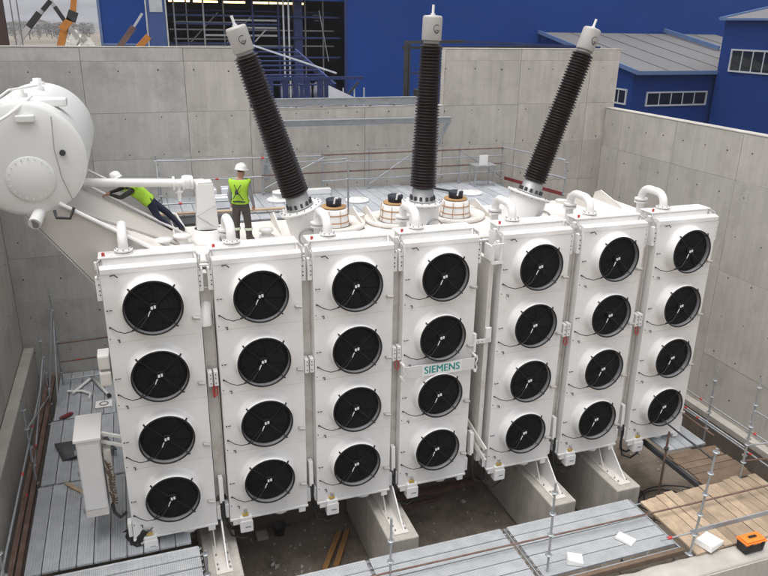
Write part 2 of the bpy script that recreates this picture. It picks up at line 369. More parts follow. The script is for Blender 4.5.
# turrets
def frame_to(p, d):
    d = Vector(d).normalized(); return Matrix.Translation(Vector(p)) @ d.to_track_quat('Z', 'Y').to_matrix().to_4x4()
BUSH = [((3.28, 2.1, 1.2), (2.05, 2.1, 4.98)), ((6.17, 2.1, 1.15), (6.27, 2.1, 5.24)), ((9.0, 2.1, 1.15), (10.3, 2.1, 4.97))]
for i, (p, q) in enumerate(BUSH):
    d = (Vector(q) - Vector(p)).normalized(); ln = (1.2 - .42) / d.z + .15
    mb = MB(tk.location); mb.X = frame_to(p, d)
    r = .40 if i != 2 else .46
    mb.lathe([(r + .02, -ln), (r, -.12), (r, -.055)], 32); to = mb.build('turret', 'white', tk)
    mb = MB(tk.location); mb.X = frame_to(p, d); mb.lathe([(r - .1, -.06), (r + .08, -.06), (r + .08, -.003), (.27, -.003), (.27, -.1)], 32, sharp=False)
    mb.build('turret_flange', 'white', to)
    mb = MB(tk.location); mb.X = frame_to(p, d)
    for k in range(16):
        t = 2 * pi * k / 16; mb.cyl(((r + .03) * cos(t), (r + .03) * sin(t), -.08), ((r + .03) * cos(t), (r + .03) * sin(t), .02), .018, n=6)
    setk(mb.build('bolts', 'metalgrey', to))
    mb = MB(tk.location)   # arched hand-hole ring at the front
    hx = p[0] + (.15 if i else .05)
    mb.lathe([(.17, 0), (.2, 0), (.2, -.05), (.17, -.05), (.17, 0)], 20, c=(hx, 2.1 - r - .0, .62), axis='y'); mb.build('hand_hole', 'metalgrey', to)
# ------------------------------------------------------------------ high-voltage bushings
def make_bushing():
    root = thing('bushing', '', 'insulator')
    L0 = 3.93
    mb = MB(); mb.lathe([(0, 0), (.30, 0), (.30, .04), (.25, .04), (.25, .27), (.22, .30)], 28); base = mb.build('base_sleeve', 'metalgrey', root)
    mb = MB()
    for k in range(12):
        t = 2 * pi * k / 12; x, y = .265 * cos(t), .265 * sin(t); mb.box(x - .025, x + .025, y - .025, y + .025, .04, .13)
    setk(mb.build('clamps', 'darksteel', base))
    prof = [(.19, .28)]; z = .32; n = 47; step = (L0 - .60 - .32) / n
    for k in range(n):
        r = .305 - .05 * k / n; rc = r - .055
        prof += [(rc, z), (r - .012, z + step * .30), (r, z + step * .40), (r - .006, z + step * .5), (rc, z + step * .8)]; z += step
    prof += [(.16, L0 - .58)]
    mb = MB(); mb.lathe(prof, 28); mb.build('porcelain', 'porc', root)
    mb = MB(); mb.lathe([(.16, L0 - .60), (.175, L0 - .59), (.175, L0 - .52), (.15, L0 - .51)], 28); mb.build('neck_ring', 'metalgrey', root)
    mb = MB(); z = L0 - .53
    mb.lathe([(0, z), (.205, z), (.212, z + .02), (.212, z + .44), (.205, z + .47), (.18, z + .49), (.05, z + .5), (0, z + .5)], 28); cap = mb.build('cap', 'capgrey', root)
    mb = MB(); mb.cyl((0, 0, z + .49), (0, 0, z + .70), .028, n=12); mb.cyl((0, 0, z + .49), (0, 0, z + .53), .05, n=12); mb.build('terminal_rod', 'sign', root)
    # looped emblem printed on the side of the cap, facing the yard
    mb = MB(); c = Vector((.02, -.2135, z + .22))
    pts = [c + Vector((.07 * cos(t), .0, .075 * sin(t) + .02)) for t in [pi * 1.9 - i * .36 for i in range(15)]]
    pts = [Vector((p.x, -math.sqrt(max(.2155 ** 2 - p.x ** 2, 0)), p.z)) for p in pts]
    mb.tube(pts, .006, 5); pts2 = [Vector((.02 + .035 * cos(t), 0, z + .18 + .035 * sin(t))) for t in [i * .6 for i in range(11)]]
    mb.tube([Vector((p.x, -math.sqrt(.2155 ** 2 - p.x ** 2), p.z)) for p in pts2], .005, 5)
    mb.build('emblem', 'darksteel', cap)
    return root
bush = make_bushing(); BL = ['brown ribbed insulator with a pale cap, leaning left, beside the standing worker', 'upright brown ribbed insulator with a pale cap, between the two leaning ones', 'brown ribbed insulator with a pale cap, leaning right towards the blue annex']
for i, (p, q) in enumerate(BUSH):
    o = bush if i == 0 else dup(bush)
    d = (Vector(q) - Vector(p)).normalized()
    o.location = Vector(p); tilt = math.atan2(d.x, d.z); o.rotation_euler = (0, tilt, 0); o.scale = (1, 1, (1.0, 1.035, 1.035)[i])
    tag(o, BL[i], 'insulator', 'tall brown insulators on the machine')
# ------------------------------------------------------------------ low-voltage bushings
def make_lv():
    root = thing('wrapped_bushing', '', 'insulator')
    mb = MB(); mb.lathe([(0, 0), (.76, 0), (.80, .04), (.80, .12), (.74, .13), (.69, .08), (.46, .06), (.46, 0)], 36); mb.build('base_dish', 'white2', root)
    mb = MB(); mb.lathe([(.39, .05), (.37, .30), (.35, .50), (.32, .53), (0, .55)], 28); bd = mb.build('wrapped_body', 'white', root)
    mb = MB()
    for z in (.17, .38): mb.lathe([(.385 - .05 * z, z - .015), (.395 - .05 * z, z - .015), (.393 - .05 * z, z + .015), (.38 - .05 * z, z + .015)], 28)
    for k in range(8):
        t = 2 * pi * k / 8 + .2; mb.bar((.405 * cos(t), .405 * sin(t), .06), (.36 * cos(t), .36 * sin(t), .53), .018, .008)
    mb.build('strap', 'strap', bd)
    mb = MB(); mb.lathe([(0, .55), (.31, .552), (.31, .59), (0, .592)], 24); mb.build('wooden_lid', 'ply', root)
    mb = MB(); mb.lathe([(.0, .592), (.185, .593), (.20, .78), (.17, .80), (0, .80)], 20); cp = mb.build('cap_cover', 'navy', root)
    mb = MB(); mb.bar((-.05, -.2, .7), (-.02, -.2, .86), .05, .03); mb.bar((-.02, -.2, .86), (.06, -.2, .86), .05, .03); mb.build('tape', 'paper', cp)
    return root
lv = make_lv(); LL = ['white squat strapped insulator with dark cap, mostly hidden by the left leaning insulator', 'white squat strapped insulator with navy cap, left of the upright brown insulator', 'white squat strapped insulator with navy cap, right of the upright brown insulator']
for i, x in enumerate((4.32, 5.88, 7.5)):
    o = lv if i == 0 else dup(lv); o.location = (x, 3.12, .42); o.scale = (.95, .95, .84); tag(o, LL[i], 'insulator', 'white strapped insulators on the tank cover')
# ------------------------------------------------------------------ oil coolers
FZ = [5.02 + .0 - 1.41 * k for k in range(4)]     # fan heights above the cooler's base (origin z = -5.02 - .2 ...)
ZB = -5.2                                          # bottom of the coolers
FANZ = [-ZB - 1.41 * k for k in range(4)]
FACE = .24
def make_fan():
    """local: axis -Y, disc front at y=0, face at y=FACE"""
    mb = MB(); mb.lathe([(.615, FACE - .001), (.582, FACE - .010), (.566, FACE - .035), (.557, FACE - .08), (.552, FACE - .15), (.549, .0), (.542, -.008), (.53, -.01), (.522, .01)], 48, axis='y'); fan = mb.build('fan', 'white')
    mb = MB(); mb.lathe([(.543, -.009), (.543, -.02), (.512, -.02), (.512, -.0)], 48, axis='y'); mb.build('rim', 'black', fan)
    mb = MB(); mb.lathe([(.522, -.012), (.515, .012), (.508, .085)], 48, axis='y'); mb.build('shroud_wall', 'shroud', fan)
    mb = MB(); mb.lathe([(.51, .10), (0, .10)], 32, axis='y'); mb.build('cavity', 'tank_in', fan)
    mb = MB()
    for k in range(7):
        t = 2 * pi * k / 7; vs = []
        for r, w in ((.12, .34), (.3, .38), (.485, .43)):
            for s_ in (-1, 1):
                a = t + s_ * w + r * .6; vs.append((r * cos(a), .075 + s_ * .015, r * sin(a)))
        mb.add(vs, [(0, 1, 3, 2), (2, 3, 5, 4)], True)
    mb.build('blades', 'blade', fan)
    mb = MB(); mb.lathe([(.0, .035), (.09, .035), (.10, .05), (.10, .095)], 20, axis='y'); hub = mb.build('motor', 'blade', fan)
    mb = MB(); mb.box(-.048, -.010, .012, .03, -.03, .025); mb.box(.006, .044, .012, .03, -.015, .04); mb.build('connector', 'sign', hub)
    mb = MB()
    for r in (.2, .28, .36, .44): mb.tube([(r * cos(t), .05, r * sin(t)) for t in [2 * pi * i / 28 for i in range(29)]], .0022, 4, False)
    setk(mb.build('guard_rings', 'blade', fan))
    for k in range(4):
        t = pi / 4 + k * pi / 2; mb = MB(); c, s_ = cos(t), sin(t)
        mb.bar((.08 * c, .035, .08 * s_), (.50 * c, .03, .50 * s_), .012, .012, (0, 1, 0)); mb.bar((.50 * c, .03, .50 * s_), (.535 * c, -.025, .535 * s_), .022, .016, (0, 1, 0)); mb.bar((.53 * c, -.03, .53 * s_), (.585 * c, .02, .585 * s_), .03, .02, (0, 1, 0))
        mb.build('strut', 'black', fan)
    mb = MB(); mb.tube([(-.06, .02, -.06), (-.085, .01, -.10), (-.105, .015, -.16)], .010, 6); mb.build('cable_sleeve', 'sign', fan)
    mb = MB(); mb.tube([(-.105, .015, -.16), (-.25, -.03, -.33), (-.40, .02, -.42), (-.55, .10, -.48), (-.68, .18, -.46), (-.79, FACE - .01, -.39)], .0095, 6); mb.build('cable', 'cable', fan)
    return fan
def make_cooler():
    root = thing('oil_cooler', '', 'cooler')
    H = -ZB; top = H + .75; w = .86
    mb = MB(); mb.box(-w, w, FACE, .95, 0, top - .06); bd = mb.build('body', 'white', root, .012)
    # front frame flange and header
    mb = MB(); mb.prism([(FACE - .012, top - .10), (FACE - .012, top), (FACE + .13, top + .035), (FACE + .16, top - .02), (FACE + .16, top - .058), (FACE + .03, top - .058), (FACE + .03, top - .10)], 2 * w - .004, 'x', -w + .002); mb.build('top_lip', 'white', root, .006)
    mb = MB(); mb.box(-w + .03, w - .03, .56, .96, top - .058, top + .10); mb.build('header_box', 'white', root, .03)
    mb = MB(); mb.box(-w - .02, w + .02, .54, .98, top + .102, top + .135); mb.build('header_cover', 'white', root, .012)
    mb = MB()
    for k in range(12): mb.cyl((-w + .08 + k * .145, .57, top + .13), (-w + .08 + k * .145, .57, top + .155), .014, n=6)
    setk(mb.build('bolts', 'white', root))
    for s_ in (-1, 1):
        mb = MB(); x = s_ * (w + .05)
        mb.box(x - .045, x + .045, .30, .42, top - .62, top - .16); e = mb.build('side_plate', 'white', root, .008)
        mb = MB()
        for zz in (top - .5, top - .42, top - .3):
            mb.cyl((x - s_ * .015, .302, zz), (x - s_ * .015, .28, zz), .013, n=6); 
        setk(mb.build('bolts', 'darksteel', e))
        mb = MB(); mb.tube([(s_ * (w - .01), .55, top + .1), (s_ * (w + .06), .45, top + .05), (s_ * (w + .03), .34, top - .1), (s_ * (w + .05), .3, top - .2)], .02, 6); mb.build('bonding_wire', 'metalgrey', root)
        mb = MB(); mb.box(x - .04 * 1, x + .04, .5, .6, top - .08, top + .06); mb.build('lifting_lug', 'white', root, .01)
    mb = MB(); mb.cyl((-w + .08, .62, top + .13), (-w + .08, .62, top + .2), .03, n=10); mb.build('red_cap', 'red', root)
    mb = MB(); mb.tube([(-w + .17, FACE - .012, top - .13), (-w + .24, FACE - .06, top - .10), (-w + .3, FACE - .05, top - .16)], .012, 6); mb.build('hook', 'darksteel', root)
    # lugs, hooks, bolts
    for k, z in enumerate(FANZ):
        mb = MB(); zz = z - .36; mb.cyl((w - .14, FACE, zz), (w - .14, FACE - .05, zz), .035, n=10); mb.cyl((w - .15, FACE - .05, zz), (w - .03, FACE - .08, zz - .01), .034, n=10); mb.build('lug', 'capgrey', root)
        mb = MB()
        mb.cyl((-w + .05, FACE, z - .05), (-w + .05, FACE - .03, z - .05), .012, n=6); mb.bar((-w + .08, FACE - .02, z - .05), (-w + .14, FACE - .02, z - .045), .012)
        mb.tube([(-w + .17, FACE - .002, z - .66), (-w + .2, FACE - .04, z - .64), (-w + .2, FACE - .04, z - .7)], .012, 5)
        mb.cyl((-w + .06, FACE, z - .39), (-w + .06, FACE - .03, z - .39), .018, n=6)
        mb.cyl((-w + .04, FACE, z - .62), (-w + .04, FACE - .02, z - .62), .01, n=6)
        setk(mb.build('fasteners', 'darksteel', root))
    for z in (FANZ[0] - .705, FANZ[1] - .705, FANZ[2] - .705):
        mb = MB(); mb.box(-w + .004, w - .004, FACE - .003, FACE + .001, z - .007, z + .007); mb.build('panel_seam', 'white2', root)
    # bottom: rail, feet, terminal box, drain valve
    mb = MB(); mb.box(-w - .01, w + .01, FACE - .02, .97, -.05, .0); mb.build('bottom_rail', 'white', root, .008)
    for x in (-w + .05, w - .2):
        mb = MB(); mb.box(x, x + .15, FACE - .01, FACE + .1, -.17, -.052); mb.build('foot', 'white', root, .01)
    for s_ in (-1, 1):
        mb = MB(); mb.box(s_ * (w + .05) - .04, s_ * (w + .05) + .04, .3, .5, .02, .36); mb.build('corner_plate', 'white', root, .008)
    mb = MB(); mb.box(-.66, -.40, FACE - .08, FACE + .14, -.36, .04); tb = mb.build('terminal_box', 'white', root, .015)
    mb = MB(); mb.box(-.67, -.39, FACE - .1, FACE - .083, -.33, -.05); mb.build('box_lid', 'sign', tb, .006)
    mb = MB(); mb.box(-.56, -.44, FACE - .105, FACE - .101, -.22, -.19); mb.build('box_mark', 'metalgrey', tb)
    mb = MB(); mb.box(-.60, -.48, FACE - .06, FACE - .003, .07, .12); mb.build('yellow_tag', 'yellow', tb)
    mb = MB(); mb.cyl((-.54, FACE - .03, .12), (-.54, FACE - .03, .22), .035, n=8); mb.build('gland', 'capgrey', tb)
    mb = MB(); mb.lathe([(0, -.24), (.07, -.24), (.10, -.20), (.17, -.19), (.17, -.12), (.12, -.11), (.12, -.05)], 20, c=(.28, .5, 0)); mb.build('drain_valve', 'white', root)
    mb = MB(); mb.tube([(-.42, FACE + .05, -.3), (-.40, FACE + .05, -.5), (-.6, FACE + .06, -.62), (-.85, FACE + .1, -.5), (-.93, FACE + .1, -.2), (-.94, FACE + .12, .25)], .025, 8); mb.build('supply_cable', 'cable', root)
    # top pipe: flange, swan-neck over the back, riser
    x = -.42; mb = MB()
    mb.cyl((x, .72, top + .136), (x, .72, top + .17), .17, n=20); mb.cyl((x, .72, top + .19), (x, .72, top + .22), .17, n=20); pf = mb.build('pipe_flange', 'white', root)
    mb = MB()
    for k in range(8):
        t = 2 * pi * k / 8; mb.cyl((x + .14 * cos(t), .72 + .14 * sin(t), top + .15), (x + .14 * cos(t), .72 + .14 * sin(t), top + .24), .016, n=6)
    setk(mb.build('bolts', 'metalgrey', pf))
    mb = MB(); pts = [(x, .72, top + .2), (x, .72, top + .26)] + arc((x, .98, top + .26), .26, pi, pi / 2, 6)[1:] + arc((x, 1.28, top + .26), .26, pi / 2, 0, 6) + [(x, 1.54, top + .1), (x, 1.54, top - .7)]
    mb.tube(pts, .092, 14); mb.build('swan_neck_pipe', 'white', root)
    mb = MB(); mb.cyl((x, 1.54, top + .20), (x, 1.54, top + .24), .16, n=20); mb.cyl((x, 1.54, top + .13), (x, 1.54, top + .17), .16, n=20); mb.build('pipe_flange', 'white', root)
    return root
cooler = make_cooler(); fan0 = make_fan()
for k, z in enumerate(FANZ):
    o = fan0 if k == 0 else dup(fan0); o.parent = cooler; o.location = (0, 0, z)
CX = [0, 2.0, 3.95, 5.9, 8.2, 10.23, 12.3]
CLAB = ['white cooler at the left end of the row, next to the tall narrow cabinet',
        'white cooler with four black fans in front of the standing worker',
        'white cooler with four black fans in front of the left leaning insulator',
        'white cooler with four black fans carrying the green lettered plate',
        'white four-fan cooler just right of the wide gap in the row',
        'white four-fan cooler, second from the right end of the row',
        'white cooler at the right end of the row, beside the bare concrete wall']
for i, x in enumerate(CX):
    o = cooler if i == 0 else dup(cooler); o.location = (x, random.uniform(-.006, .006), ZB)
    tag(o, CLAB[i], 'cooler', 'white fan coolers in a row')
    if i == 3: SIGN_PARENT = o
# posts between the coolers, with brackets and red tags
GAPX = [(1.0, 0), (2.975, 0), (4.925, 0), (6.93, 1), (9.215, 0), (11.265, 0)]
PLAB = ['first and second', 'second and third', 'third and fourth', 'fourth and fifth', 'fifth and sixth', 'sixth and last']
for i, (x, wide) in enumerate(GAPX):
    c = (x, .7, ZB)
    t = thing('support_post', 'cream steel post in the gap between the %s coolers from the left' % PLAB[i], 'post', c, 'cream posts between the coolers')
    mb = MB(c)
    if wide: mb.box(x + .16, x + .27, .34, .95, -5.0, .15); mb.box(x - .12, x - .02, .62, .74, -5.0, .1)
    else: mb.box(x - .10, x + .10, .50, .54, -4.7, .12); mb.box(x - .115, x - .101, .42, .54, -4.7, .12); mb.box(x + .101, x + .115, .42, .54, -4.7, .12)
    mb.build('channel', 'post', t, .004)
    for z in (-1.75,):
        mb = MB(c)
        if wide:
            mb.box(x - .2, x + .32, .30, .34, z - .06, z + .04); mb.box(x - .18, x - .12, .18, .30, z - .2, z + .25); mb.box(x + .15, x + .29, .26, .33, z + .05, z + .32)
        else:
            mb.box(x - .10, x - .015, .24, .42, z - .16, z + .16); mb.box(x + .015, x + .10, .24, .42, z - .16, z + .16)
        mb.build('clamp_bracket', 'white', t, .006)
        mb = MB(c)
        for s_ in (-1, 1):
            for dz in (-.09, .02, .1): mb.cyl((x + s_ * .05, .24, z + dz), (x + s_ * .05, .222, z + dz), .011, n=6)
        setk(mb.build('bolts', 'darksteel', t))
        mb = MB(c); mb.tube([(x + .03 + .045 * cos(a), .30 + .02 * sin(a), z - .30 + .10 * sin(a)) for a in [2 * pi * j / 14 for j in range(15)]], .014, 5, False)
        if i not in (1, 3): mb.build('red_tag', 'red', t)
        if i == 0: MB(c).box(x - .01, x + .035, .40, .44, z - .5, z - .2).build('red_tag', 'red', t)
    mb = MB(c); mb.prism([(.30, -4.15), (.26, -4.75), (.42, -4.80), (.46, -4.15)], .09, 'x', x - .05); mb.build('lower_bracket', 'white', t, .006)
    mb = MB(c); mb.tube([(x + .02, .25, -4.7), (x, .2, -4.95), (x + .05, .3, -5.25), (x + .16, .4, -5.55), (x + .36, .4, -5.68), (x + .55, .38, -5.6)], .028, 7); mb.build('cable', 'cable', t)
# gap between 4 and 5: extra brackets of the end frame
c = (7.15, .4, .3); t = thing('hanger_frame', 'white box frame bracket at the top of the wide gap beside the fifth cooler', 'bracket', c)
MB(c).box(7.05, 7.33, .16, .20, .52, .58).build('top_bar', 'white', t); MB(c).box(7.05, 7.33, .16, .20, .12, .18).build('bottom_bar', 'white', t)
MB(c).box(7.05, 7.10, .16, .55, .182, .518).build('side_plate', 'white', t); MB(c).box(7.24, 7.30, .162, .50, .182, .518).build('side_plate', 'white', t)
c = (6.95, .8, -4.4); t = thing('strut_frame', 'cream ladder-like strut low in the wide gap between fourth and fifth coolers', 'bracket', c)
MB(c).bar((6.82, .9, -3.75), (7.2, .1, -4.55), .05, .1).build('strut', 'post', t); MB(c).bar((6.82, .9, -4.05), (7.2, .1, -4.85), .05, .1).build('strut', 'post', t)
for s_ in (.25, .6): MB(c).bar((6.82 + .38 * s_, .9 - .8 * s_, -3.8 - .8 * s_), (6.82 + .38 * s_, .9 - .8 * s_, -4.0 - .8 * s_), .04, .08).build('rung', 'post', t)
# big elbow pipe in the first gap
c = (1.0, .9, -.1); t = tag(MB(c).tube([(1.0, 1.1, -.25), (1.0, .75, -.24), (.97, .52, -.28), (.94, .42, -.42), (.94, .40, -.62)], .13, 14).build('elbow_pipe', 'white'), 'white elbow pipe in the gap between the first and second coolers', 'pipe'); t.location = c
# lettered plate on the fourth cooler
sc_ = SIGN_PARENT; zc = -ZB - 2.13
mb = MB(); mb.box(-.86, .82, .02, .04, zc - .15, zc + .13); pl = mb.build('name_plate', 'signend', sc_, .004)
mb = MB(); mb.box(-.46, .50, .012, .018, zc - .145, zc + .125); mb.build('plate_face', 'sign', pl)
for s_ in (-1, 1):
    mb = MB(); x = s_ * .86 - .02; mb.box(x - .025, x + .025, -.01, FACE, zc - .22, zc - .17); mb.box(x - .025, x + .025, -.01, FACE, zc + .14, zc + .18); mb.tube([(x, -.0, zc + .2), (x + s_ * .03, -.01, zc + .1), (x - s_ * .02, -.02, zc), (x + s_ * .03, -.01, zc - .1), (x, -.0, zc - .22)], .014, 6); mb.build('plate_clip', 'white', pl)
cu = bpy.data.curves.new('lettering', 'FONT'); cu.body = 'SIEMENS'; cu.size = .26; cu.extrude = .002; cu.align_x = 'CENTER'; cu.align_y = 'CENTER'; cu.space_character = 1.06
to = bpy.data.objects.new('lettering', cu); COL.objects.link(to); bpy.context.view_layer.update()
me = bpy.data.meshes.new_from_object(to.evaluated_get(bpy.context.evaluated_depsgraph_get())); bpy.data.objects.remove(to)
xs = [v.co.x for v in me.vertices]; k = .84 / (max(xs) - min(xs))
for v in me.vertices: v.co = Vector((v.co.x * k + .02, -.0305 + .04 - v.co.z, v.co.y * .95 + zc - .008))
bm = bmesh.new()
for q in (-1, 0, 1):
    k0 = len(bm.verts); bm.from_mesh(me); bm.verts.ensure_lookup_table()
    for v in bm.verts[k0:]: v.co += Vector((q * .0055, -abs(q) * .0008 - q * .0003, 0))
bm.to_mesh(me); bm.free(); me.materials.clear(); me.materials.append(M['teal']); obj('lettering', me, pl)

# ------------------------------------------------------------------ cabinet at the left
c = (-1.5, .95, -4.75); t = thing('control_cabinet', 'tall narrow white cabinet hung beside the leftmost cooler', 'cabinet', c)
MB(c).box(-1.74, -1.29, .62, 1.55, -4.74, -2.93).build('housing', 'white', t, .012)
MB(c).box(-1.78, -1.255, .57, 1.62, -2.928, -2.86).build('lid', 'white', t, .012)
MB(c).box(-1.72, -1.31, .595, .618, -4.55, -3.02).build('door', 'sign', t, .008)
MB(c).box(-1.73, -1.30, .60, .618, -4.73, -4.57).build('lower_flap', 'white2', t, .004)
mb = MB(c)
for z in (-3.1, -3.6, -4.1, -4.5): mb.cyl((-1.76, .61, z), (-1.76, .61, z - .1), .018, n=8)
setk(mb.build('hinges', 'metalgrey', t))
for z in (-2.95, -3.15): MB(c).bar((-1.27, .9, z), (-.87, .62, z), .05, .06).build('fixing_bar', 'white', t)
mb = MB(c); mb.box(-1.26, -1.12, .75, 1.0, -4.6, -3.3); mb.build('cable_duct', 'post', t)
mb = MB(c); rr = random.Random(3)
for i in range(16):
    z = -3.5 - i * .065; x = -1.19 + rr.uniform(-.03, .05)
    mb.tube([(x - .05, .72, z), (x, .64, z - .05 + rr.uniform(-.03, .03)), (x + .05, .68, z - .08)], .018, 5)
setk(mb.build('wiring', 'wood_d', t))
mb = MB(c); mb.tube([(-1.22, .8, -4.5), (-1.2, .7, -4.78), (-1.08, .6, -4.86), (-.96, .5, -4.7)], .035, 7); mb.build('cable', 'cable', t)
for z, nm in ((-1.15, 'upper'), (-1.5, 'lower')):
    c = (-1.0, .6, z); t = thing('junction_box', 'white junction box on the left flank of the leftmost cooler, %s of the two' % nm, 'box', c)
    MB(c).box(-1.10, -.89, .35, .70, z - .14, z + .16).build('box_body', 'white', t, .015); MB(c).box(-1.085, -.9, .33, .348, z - .11, z + .13).build('lid', 'white2', t, .004)
c = (-.95, .3, -5.5); t = thing('black_sheet', 'crumpled black plastic sheet hanging under the leftmost cooler', 'sheet', c)
mb = MB(c); N_ = 9; vs = []
for j in range(N_):
    for i in range(N_):
        u, v = i / 8, j / 8; w_ = 1 - .45 * v + .1 * sin(v * 5)
        vs.append((-1.06 + .72 * u * w_ + .14 * v + .05 * sin(9 * v + u * 4), .26 + .13 * sin(u * 7 + v * 4) + .12 * v, -5.0 - .52 * v - .10 * sin(u * 5) * v))
mb.add(vs, [(j * N_ + i, j * N_ + i + 1, (j + 1) * N_ + i + 1, (j + 1) * N_ + i) for j in range(8) for i in range(8)], True); o = mb.build('sheet', 'bag', t)
so_ = o.modifiers.new('thick', 'SOLIDIFY'); so_.thickness = .012

# ------------------------------------------------------------------ conservator (expansion tank)
CX0, CZ0, CY0, CY1 = -1.86, 2.66, .95, 5.05
c = (CX0, 3, CZ0 - 1); t = thing('expansion_tank', 'big white horizontal cylinder vessel at the upper left, round lid on its end', 'tank', c)
pr_ = [(0, CY0 - .12)] + [(1.0 * sin(a * pi / 2 / 8), CY0 - .12 * cos(a * pi / 2 / 8)) for a in range(1, 9)]
mb = MB(c); mb.lathe(pr_, 64, c=(CX0, 0, CZ0), axis='y'); mb.build('end_dome', 'cons', t)
mb = MB(c); mb.lathe([(1.0, CY0 + .002), (1.004, CY0 + .002), (1.004, CY0 + .02), (1.0, CY0 + .03), (1.0, CY1)], 64, c=(CX0, 0, CZ0), axis='y'); sh = mb.build('shell', 'cons', t)
mb = MB(c); mb.lathe([(1.0 * cos(a * pi / 2 / 8), CY1 + .22 * sin(a * pi / 2 / 8)) for a in range(9)], 64, c=(CX0, 0, CZ0), axis='y'); mb.build('end_dome', 'cons', t)
mb = MB(c); hc = (CX0 + .05, 0, CZ0 - .32); mb.lathe([(.40, CY0 - .06), (.40, CY0 - .122), (.39, CY0 - .13), (0, CY0 - .13)], 40, c=hc, axis='y'); ml = mb.build('manhole_lid', 'cons', t)
mb = MB(c)
for k in range(20):
    a = 2 * pi * k / 20; mb.cyl((hc[0] + .355 * cos(a), CY0 - .12, hc[2] + .355 * sin(a)), (hc[0] + .355 * cos(a), CY0 - .14, hc[2] + .355 * sin(a)), .012, n=6)
setk(mb.build('bolts', 'cons', ml))
mb = MB(c); mb.cyl((CX0 + .62, CY0 - .17, CZ0 + .12), (CX0 + .62, CY0 - .08, CZ0 + .12), .05, n=14); mb.build('sight_plug', 'darksteel', t)
mb = MB(c); mb.cyl((CX0 + .1, .98, CZ0 - .95), (CX0 + .02, .62, CZ0 - 1.08), .11, n=18); nz = mb.build('drain_nozzle', 'cons', t)
mb = MB(c); mb.cyl((CX0 + .02, .62, CZ0 - 1.08), (CX0 + .016, .612, CZ0 - 1.083), .085, n=18); mb.build('nozzle_mouth', 'shroud', nz)
mb = MB(c); mb.tube([(CX0 + .35, .86, CZ0 - .92), (CX0 + .38, .74, CZ0 - 1.02), (CX0 + .6, .74, CZ0 - 1.05), (CX0 + .68, .85, CZ0 - .88)], .028, 7); mb.build('hanging_cable', 'cable', t)
mb = MB(c); mb.box(CX0 - .1, CX0 + .75, 1.45, 1.75, CZ0 + .84, CZ0 + .99); mb.build('gauge_box', 'cons', t, .03)
for x, y in ((CX0 + .1, 3.3), (CX0 - .05, 1.8), (CX0, 4.6)):
    mb = MB(c); mb.lathe([(.14, .97), (.14, 1.05), (.09, 1.06), (.09, 1.12), (0, 1.13)], 16, c=(x, y, CZ0)); mb.build('top_fitting', 'cons', t)
mb = MB(c); mb.tube([(CX0 - .85, .6, CZ0 + .35), (CX0 - .45, .66, CZ0 + .62), (CX0 - .15, .75, CZ0 + .78), (CX0 + .08, .95, CZ0 + .95), (CX0 + .2, 1.3, CZ0 + 1.05)], .028, 8); mb.build('breather_pipe', 'white', t)
mb = MB(c); mb.tube([(CX0 - .7, .75, CZ0 + .75), (CX0 - .1, 1.0, CZ0 + 1.18), (CX0 + .2, 2.4, CZ0 + 1.14)], .02, 8); mb.build('rail', 'white', t)
mb = MB(c); mb.box(CX0 - .05, CX0 + .25, CY0 - .18, CY0 + .1, CZ0 + .66, CZ0 + .78); mb.build('valve_block', 'cons', t, .02)
mb = MB(c); mb.tube([(CX0 + .52, CY0 - .14, CZ0 + .75), (CX0 + .50, CY0 - .20, CZ0 + .2), (CX0 + .56, CY0 - .2, CZ0 - .3), (CX0 + .68, CY0 - .13, CZ0 - .72)], .012, 5); mb.build('gauge_tube', 'capgrey', t)
# bracket carrying it
c = (0, 2, .42); t = thing('tank_bracket', 'white sloping box bracket carrying the expansion tank, worker leaning on it', 'bracket', c)
TP = lambda y: [(-1.45, y, 1.84), (.88, y, .37)]
mb = MB(c); vs = []
for y in (.92, 3.15): vs += [(-2.0, y, 1.70), (-1.42, y, 1.84), (.9, y, .40), (.9, y, .30), (-.36, y, -.75), (-.36, y, -.62), (-1.0, y, .30)]
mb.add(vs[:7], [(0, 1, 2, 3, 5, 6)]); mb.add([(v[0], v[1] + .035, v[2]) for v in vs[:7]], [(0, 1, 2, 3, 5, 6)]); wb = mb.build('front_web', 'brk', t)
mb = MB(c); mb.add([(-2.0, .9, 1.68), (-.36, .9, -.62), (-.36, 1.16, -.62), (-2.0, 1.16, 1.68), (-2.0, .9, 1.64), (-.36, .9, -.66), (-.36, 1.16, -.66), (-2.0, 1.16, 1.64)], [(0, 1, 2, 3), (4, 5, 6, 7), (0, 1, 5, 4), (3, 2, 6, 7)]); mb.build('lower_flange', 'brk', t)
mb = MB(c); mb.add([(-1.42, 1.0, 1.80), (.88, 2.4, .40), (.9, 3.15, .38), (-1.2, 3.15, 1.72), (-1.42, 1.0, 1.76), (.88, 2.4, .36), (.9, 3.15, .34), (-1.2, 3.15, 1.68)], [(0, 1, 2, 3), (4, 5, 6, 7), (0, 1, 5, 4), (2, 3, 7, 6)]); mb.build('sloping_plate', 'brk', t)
mb = MB(c); mb.add([(-1.42, .96, 1.76), (.7, .96, .40), (.88, 2.4, .34), (-1.42, 1.0, 1.72)], [(0, 1, 2), (0, 2, 3)]); mb.build('gusset_sheet', 'white2', t)
mb = MB(c); mb.tube([(-1.42, .9, 1.86), (.75, .9, .46)], .04, 8); mb.build('edge_pipe', 'white', t)
for y, dz in ((3.2, .03), (3.45, -.02)): MB(c).tube([(-1.2, y, 1.75 + dz), (.9, y, .42 + dz)], .03, 8).build('edge_pipe', 'white', t)
mb = MB(c); mb.tube([(-1.1, 3.75, 1.95), (-.2, 3.75, 1.40), (.45, 3.75, .88), (.72, 3.7, .82), (.86, 3.6, .55), (.95, 3.5, .40)], .03, 8); mb.build('hand_pipe', 'white', t)
